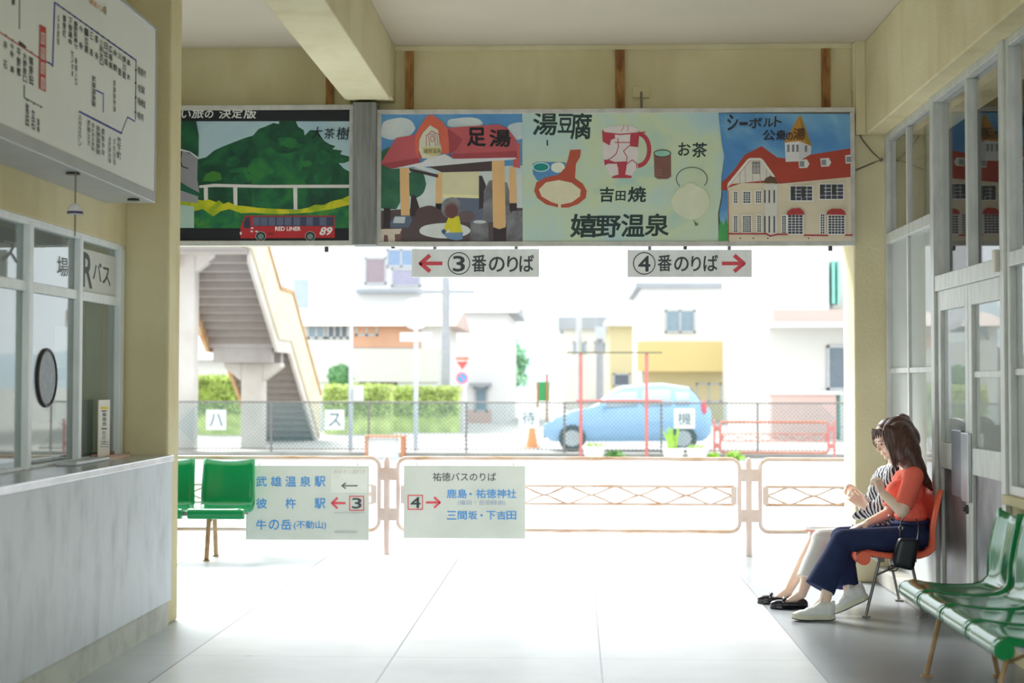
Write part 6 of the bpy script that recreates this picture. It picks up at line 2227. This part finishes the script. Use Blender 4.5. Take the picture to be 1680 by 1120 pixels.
# long straight hair over the back and shoulder
ha = MB()
R3 = hM.to_3x3()
ha.ell(hM @ Vector((-0.022, 0, 0.034)), (0.100, 0.088, 0.094), 20, 12, rot=R3)
ha.ell(hM @ Vector((-0.050, 0, -0.02)), (0.075, 0.086, 0.090), 20, 12, rot=R3)
def sheet(a, b, r0, r1, fl=0.55, side_=(1, 0, 0.2)):
    ha.capsule(a, b, r0, r1, 20, fl, side_)
sheet(J(1478, 714, 9.93), J(1488, 742, 9.90), 0.094, 0.100, 0.86)
sheet(J(1488, 742, 9.90), J(1502, 768, 9.885), 0.100, 0.086, 0.72)
sheet(J(1502, 768, 9.885), J(1519, 789, 9.885), 0.086, 0.048, 0.60)
sheet(J(1519, 789, 9.885), J(1527, 801, 9.89), 0.048, 0.020, 0.6)
sheet(J(1484, 722, 10.03), J(1512, 776, 10.04), 0.086, 0.055, 0.6)
for (q0, q1, r0, r1) in (((1456, 702, 9.89), (1458, 724, 9.875), 0.024, 0.020), ((1458, 724, 9.875), (1466, 750, 9.87), 0.020, 0.014), ((1466, 750, 9.87), (1471, 772, 9.87), 0.014, 0.006),
                         ((1462, 704, 9.885), (1470, 730, 9.865), 0.030, 0.026), ((1470, 730, 9.865), (1479, 757, 9.862), 0.026, 0.016)):
    ha.capsule(J(*q0), J(*q1), r0, r1, 14, 0.7, (0, 1, 0))
ho = melt(ha, 'hair', HAIR_A, pA, 0.006, 4)
fs_ = MB()
for k_, (a_, b_, c_) in enumerate((((1453, 704, 9.885), (1456, 726, 9.872), (1468, 772, 9.87)), ((1456, 702, 9.89), (1462, 728, 9.87), (1473, 764, 9.865)), ((1450, 706, 9.90), (1451, 722, 9.885), (1459, 742, 9.88)), ((1460, 706, 9.88), (1469, 732, 9.865), (1480, 762, 9.86)))):
    A, B, C2 = J(*a_), J(*b_), J(*c_)
    pts = [A * (1 - t) ** 2 + B * 2 * t * (1 - t) + C2 * t * t for t in [i / 8 for i in range(9)]]
    fs_.tube(pts, [0.012, 0.013, 0.013, 0.012, 0.011, 0.009, 0.008, 0.006, 0.003], 8)
fs_.build('front_strands', HAIR_A, ho, smooth=True)
ck = MB()
ck.tube([J(1482, 769, 9.86), J(1478, 776, 9.87), J(1472, 783, 9.92)], 0.0022, 6)
ck.build('necklace', mat('gold_chain', (206, 170, 96), 0.3, metal=0.9), pA, smooth=True)
sneaker(pA, J(1369, 1017, 9.70) * 1.0, (-1, -0.04, 0), 0.0).name = 'shoe'
gz = at(1369, 1017, Y=9.70).z
# second foot drawn back with its heel lifted
toe2 = at(1366, 1012, Z=0.004)
sneaker(pA, Vector((1.765, 9.885, 0.106)), (-1, -0.04, 0), radians(24))

# ------------------------------------------------------------------ woman in the striped shirt, beyond her
YB = 10.47
pB = thing('person', 'woman in striped shirt and off-white trousers with hair tied in a bun', 'person', tuple(at(1475, 905, Y=YB)), 0, 'two seated women')
hB = frame(J(1458, 719, YB), (-0.82, -0.34, -0.46))
nbB = J(1470, 764, YB)
bB = MB()
head(bB, hB)
bB.capsule(hB @ Vector((-0.02, 0, -0.06)), nbB, 0.045, 0.050)
peB, waB, chB = J(1478, 884, YB), J(1472, 846, YB), J(1460, 800, YB)
bB.ell(chB, (0.090, 0.135, 0.13))
bB.ell(waB, (0.085, 0.118, 0.10))
bB.ell(peB, (0.105, 0.155, 0.085))
sLB, sRB = J(1468, 780, 10.31), J(1452, 779, 10.65)
bB.capsule(nbB, sLB, 0.045, 0.045)
bB.capsule(nbB, sRB, 0.045, 0.045)
eLB, wLB = J(1446, 842, 10.26), J(1414, 828, 10.36)
eRB, wRB = J(1433, 840, 10.68), J(1409, 812, 10.50)
for s_, e_, w_ in ((sLB, eLB, wLB), (sRB, eRB, wRB)):
    bB.capsule(s_, e_, 0.045, 0.037)
    bB.capsule(e_, w_, 0.037, 0.025)
hand(bB, wLB, (-0.62, 0.25, 0.55), (-0.2, 0.9, 0.2), (0.75, 0.8, 0.85, 0.9), side=-1)
hand(bB, wRB, (-0.60, -0.20, 0.50), (-0.55, -0.65, -0.35), (0.5, 0.75, 0.85, 0.9), side=1)
hLB, hRB = J(1474, 886, 10.36), J(1474, 884, 10.58)
kLB, kRB = J(1346, 885, 10.33), J(1338, 882, 10.56)
aLB, aRB = J(1315, 974, 10.21), J(1292, 970, 10.40)
for h_, k_, a_ in ((hLB, kLB, aLB), (hRB, kRB, aRB)):
    bB.capsule(h_, k_, 0.066, 0.050)
    bB.capsule(k_, k_ + (a_ - k_) * 0.4, 0.050, 0.050)
    bB.capsule(k_ + (a_ - k_) * 0.4, a_, 0.050, 0.031)
bB.capsule(aLB, J(1286, 992, 10.21), 0.032, 0.018)
bB.capsule(aRB, J(1268, 986, 10.42), 0.032, 0.018)
melt(bB, 'body', SKIN_B, pB, 0.0042, 3)
face_bits(hB, pB, LIP, EYEM, BROW)
sB = MB()
sB.ell(J(1458, 800, YB), (0.122, 0.165, 0.140))
sB.ell(J(1466, 842, YB), (0.125, 0.155, 0.110))
sB.ell(J(1456, 868, YB), (0.120, 0.150, 0.060))
sB.capsule(J(1442, 806, 10.38), J(1440, 812, 10.38), 0.066, 0.064)
sB.capsule(J(1440, 806, 10.55), J(1438, 812, 10.55), 0.066, 0.064)
sB.capsule(J(1468, 775, YB), sLB, 0.058, 0.062)
sB.capsule(J(1464, 775, YB), sRB, 0.058, 0.062)
for s_, e_, w_ in ((sLB, eLB, wLB), (sRB, eRB, wRB)):
    sB.capsule(s_, e_, 0.064, 0.062)
    sB.capsule(e_, e_ + (w_ - e_) * 0.2, 0.060, 0.056)
    sB.cyl(e_, e_ + (w_ - e_) * 0.55, 0.058, 0.062, 20)
# loose shirt tail and hanging cuff
sB.capsule(J(1436, 838, 10.36), J(1404, 846, 10.33), 0.045, 0.024, 16, 0.6, (0, 1, 0))
sB.capsule(J(1444, 862, 10.30), J(1402, 862, 10.29), 0.050, 0.020, 16, 0.6, (0, 0, 1))
melt(sB, 'striped_shirt', STRIPE, pB, 0.0052, 4)
tB = MB()
tB.ell(J(1478, 882, YB), (0.120, 0.170, 0.090))
tB.capsule(J(1472, 884, 10.36), J(1348, 884, 10.33), 0.082, 0.066)
tB.capsule(J(1472, 882, 10.58), J(1340, 881, 10.56), 0.082, 0.064)
flare(tB, J(1348, 888, 10.33), J(1324, 950, 10.25), 0.066, 0.068, 0.85)
flare(tB, J(1340, 886, 10.56), J(1314, 946, 10.46), 0.064, 0.064, 0.85)
melt(tB, 'trousers', OFFW, pB, 0.0055, 4)
hb = MB()
R3 = hB.to_3x3()
hb.ell(hB @ Vector((-0.028, 0, 0.038)), (0.093, 0.084, 0.086), 20, 12, rot=R3)
hb.ell(hB @ Vector((-0.055, 0, -0.01)), (0.068, 0.082, 0.080), 20, 12, rot=R3)
bun = J(1481, 688, 10.52)
hb.ell(bun, (0.050, 0.046, 0.040))
for s_ in (-1, 1):
    hb.capsule(hB @ Vector((0.045, 0.070 * s_, 0.045)), hB @ Vector((0.030, 0.076 * s_, -0.035)), 0.018, 0.008)
hbo = melt(hb, 'hair', HAIR_B, pB, 0.006, 3)
fr2 = MB()
for k_ in range(7):
    y_ = -0.052 + 0.0173 * k_
    fr2.tube([hB @ Vector((0.050, y_ * 0.8, 0.094)), hB @ Vector((0.069 - abs(y_) * 0.12, y_ * 1.0, 0.070)), hB @ Vector((0.081 - abs(y_) * 0.3, y_ * 1.15, 0.042))], [0.010, 0.0075, 0.002], 8)
fr2.tube([hB @ Vector((0.06, -0.066, 0.05)), hB @ Vector((0.075, -0.070, 0.0)), hB @ Vector((0.062, -0.070, -0.06))], [0.008, 0.006, 0.002], 8)
fr2.tube([hB @ Vector((0.06, 0.066, 0.05)), hB @ Vector((0.075, 0.070, 0.0)), hB @ Vector((0.062, 0.070, -0.06))], [0.008, 0.006, 0.002], 8)
fr2.build('fringe', HAIR_B, hbo, smooth=True)
loafer(pB, Vector((at(1325, 1000, Y=10.2).x, 10.2, 0.0)), (-1, -0.02, 0))
loafer(pB, Vector((at(1303, 992, Y=10.42).x, 10.42, 0.0)), (-1, 0.02, 0))

# ------------------------------------------------------------------ bag at her hip, pouch on the knees
a, b = J(1466, 938, 9.68), J(1508, 884, 9.68)
bg = thing('handbag', 'black leather bucket bag hanging at the side of the coral woman', 'bag', ((a.x + b.x) / 2, 9.68, a.z), 0)
vs, fs = [], []
rows = ((0.0, 1463, 929, 1496, 937), (0.12, 1463, 920, 1499, 930), (0.6, 1468, 899, 1504, 905), (0.9, 1473, 886, 1507, 889), (1.0, 1475, 881, 1507, 884))
for f, xa, ya, xb, yb2 in rows:
    A, B = J(xa, ya, 9.68), J(xb, yb2, 9.68)
    c = (A + B) / 2
    hx = (B - A) / 2
    for k_ in range(20):
        t = 2 * pi * k_ / 20
        cx_ = max(-1, min(1, 1.25 * cos(t)))
        sy_ = max(-1, min(1, 1.25 * sin(t)))
        vs.append(c + hx * cx_ + Vector((0, 0.048 * sy_ * (1 - 0.35 * f), 0)))
n_ = len(rows)
fs = [(i * 20 + j, i * 20 + (j + 1) % 20, (i + 1) * 20 + (j + 1) % 20, (i + 1) * 20 + j) for i in range(n_ - 1) for j in range(20)]
fs += [tuple(range(19, -1, -1)), tuple((n_ - 1) * 20 + j for j in range(20))]
MB().add(vs, fs).build('body', BAG_M, bg, smooth=True, subsurf=1)
sp = MB()
sp.tube([J(1477, 884, 9.68), J(1477, 866, 9.75), J(1478, 856, 9.77), J(1483, 849, 9.80)], 0.0035, 8)
sp.tube([J(1505, 885, 9.68), J(1507, 872, 9.75), J(1507, 860, 9.78), J(1503, 851, 9.81)], 0.0035, 8)
sp.build('strap', BAG_M, bg, smooth=True)
rg = MB()
rg.tube([J(1477, 866, 9.765) + Vector((0.012 * cos(2 * pi * k_ / 16), -0.01, 0.012 * sin(2 * pi * k_ / 16))) for k_ in range(16)], 0.0028, 6, True)
rg.build('ring', mat('silver_ring', (214, 218, 222), 0.2, metal=0.9), bg, smooth=True)
rg = MB()
rg.tube([J(1465, 932, 9.63) + Vector((0.028 * cos(2 * pi * k_ / 20), 0, 0.016 * sin(2 * pi * k_ / 20))) for k_ in range(20)], 0.0035, 6, True)
rg.build('loop', BAG_M, bg, smooth=True)
a, b = J(1319, 872, 10.5), J(1400, 858, 10.5)
po = MB()
z0, z1 = at(1340, 872, Y=10.5).z + 0.012, at(1340, 858, Y=10.5).z
pts = [Vector((b.x, 10.60, z0)), Vector((b.x, 10.38, z0))]
for k_ in range(9):
    t = -pi / 2 - pi * k_ / 8
    pts.append(Vector((a.x + 0.11 + 0.11 * cos(t), 10.49 + 0.11 * sin(t), z0)))
pu = thing('white_pouch', 'flat white pouch with rounded end on the knees of the striped woman', 'pouch', ((a.x + b.x) / 2, 10.49, z0))
MB().prism(pts, (0, 0, (z1 - z0) * 0.72)).build('body', mat('white_pouch', (240, 238, 236), 0.6), pu, bevel=0.008)
pts2 = [p + Vector((0, 0, -0.004)) for p in pts]
MB().prism(pts2, (0, 0, 0.012)).build('coral_edge', mat('coral_edge', (226, 140, 120), 0.6), pu, bevel=0.003)

# remove the scratch lettering object
bpy.data.objects.remove(_fo)
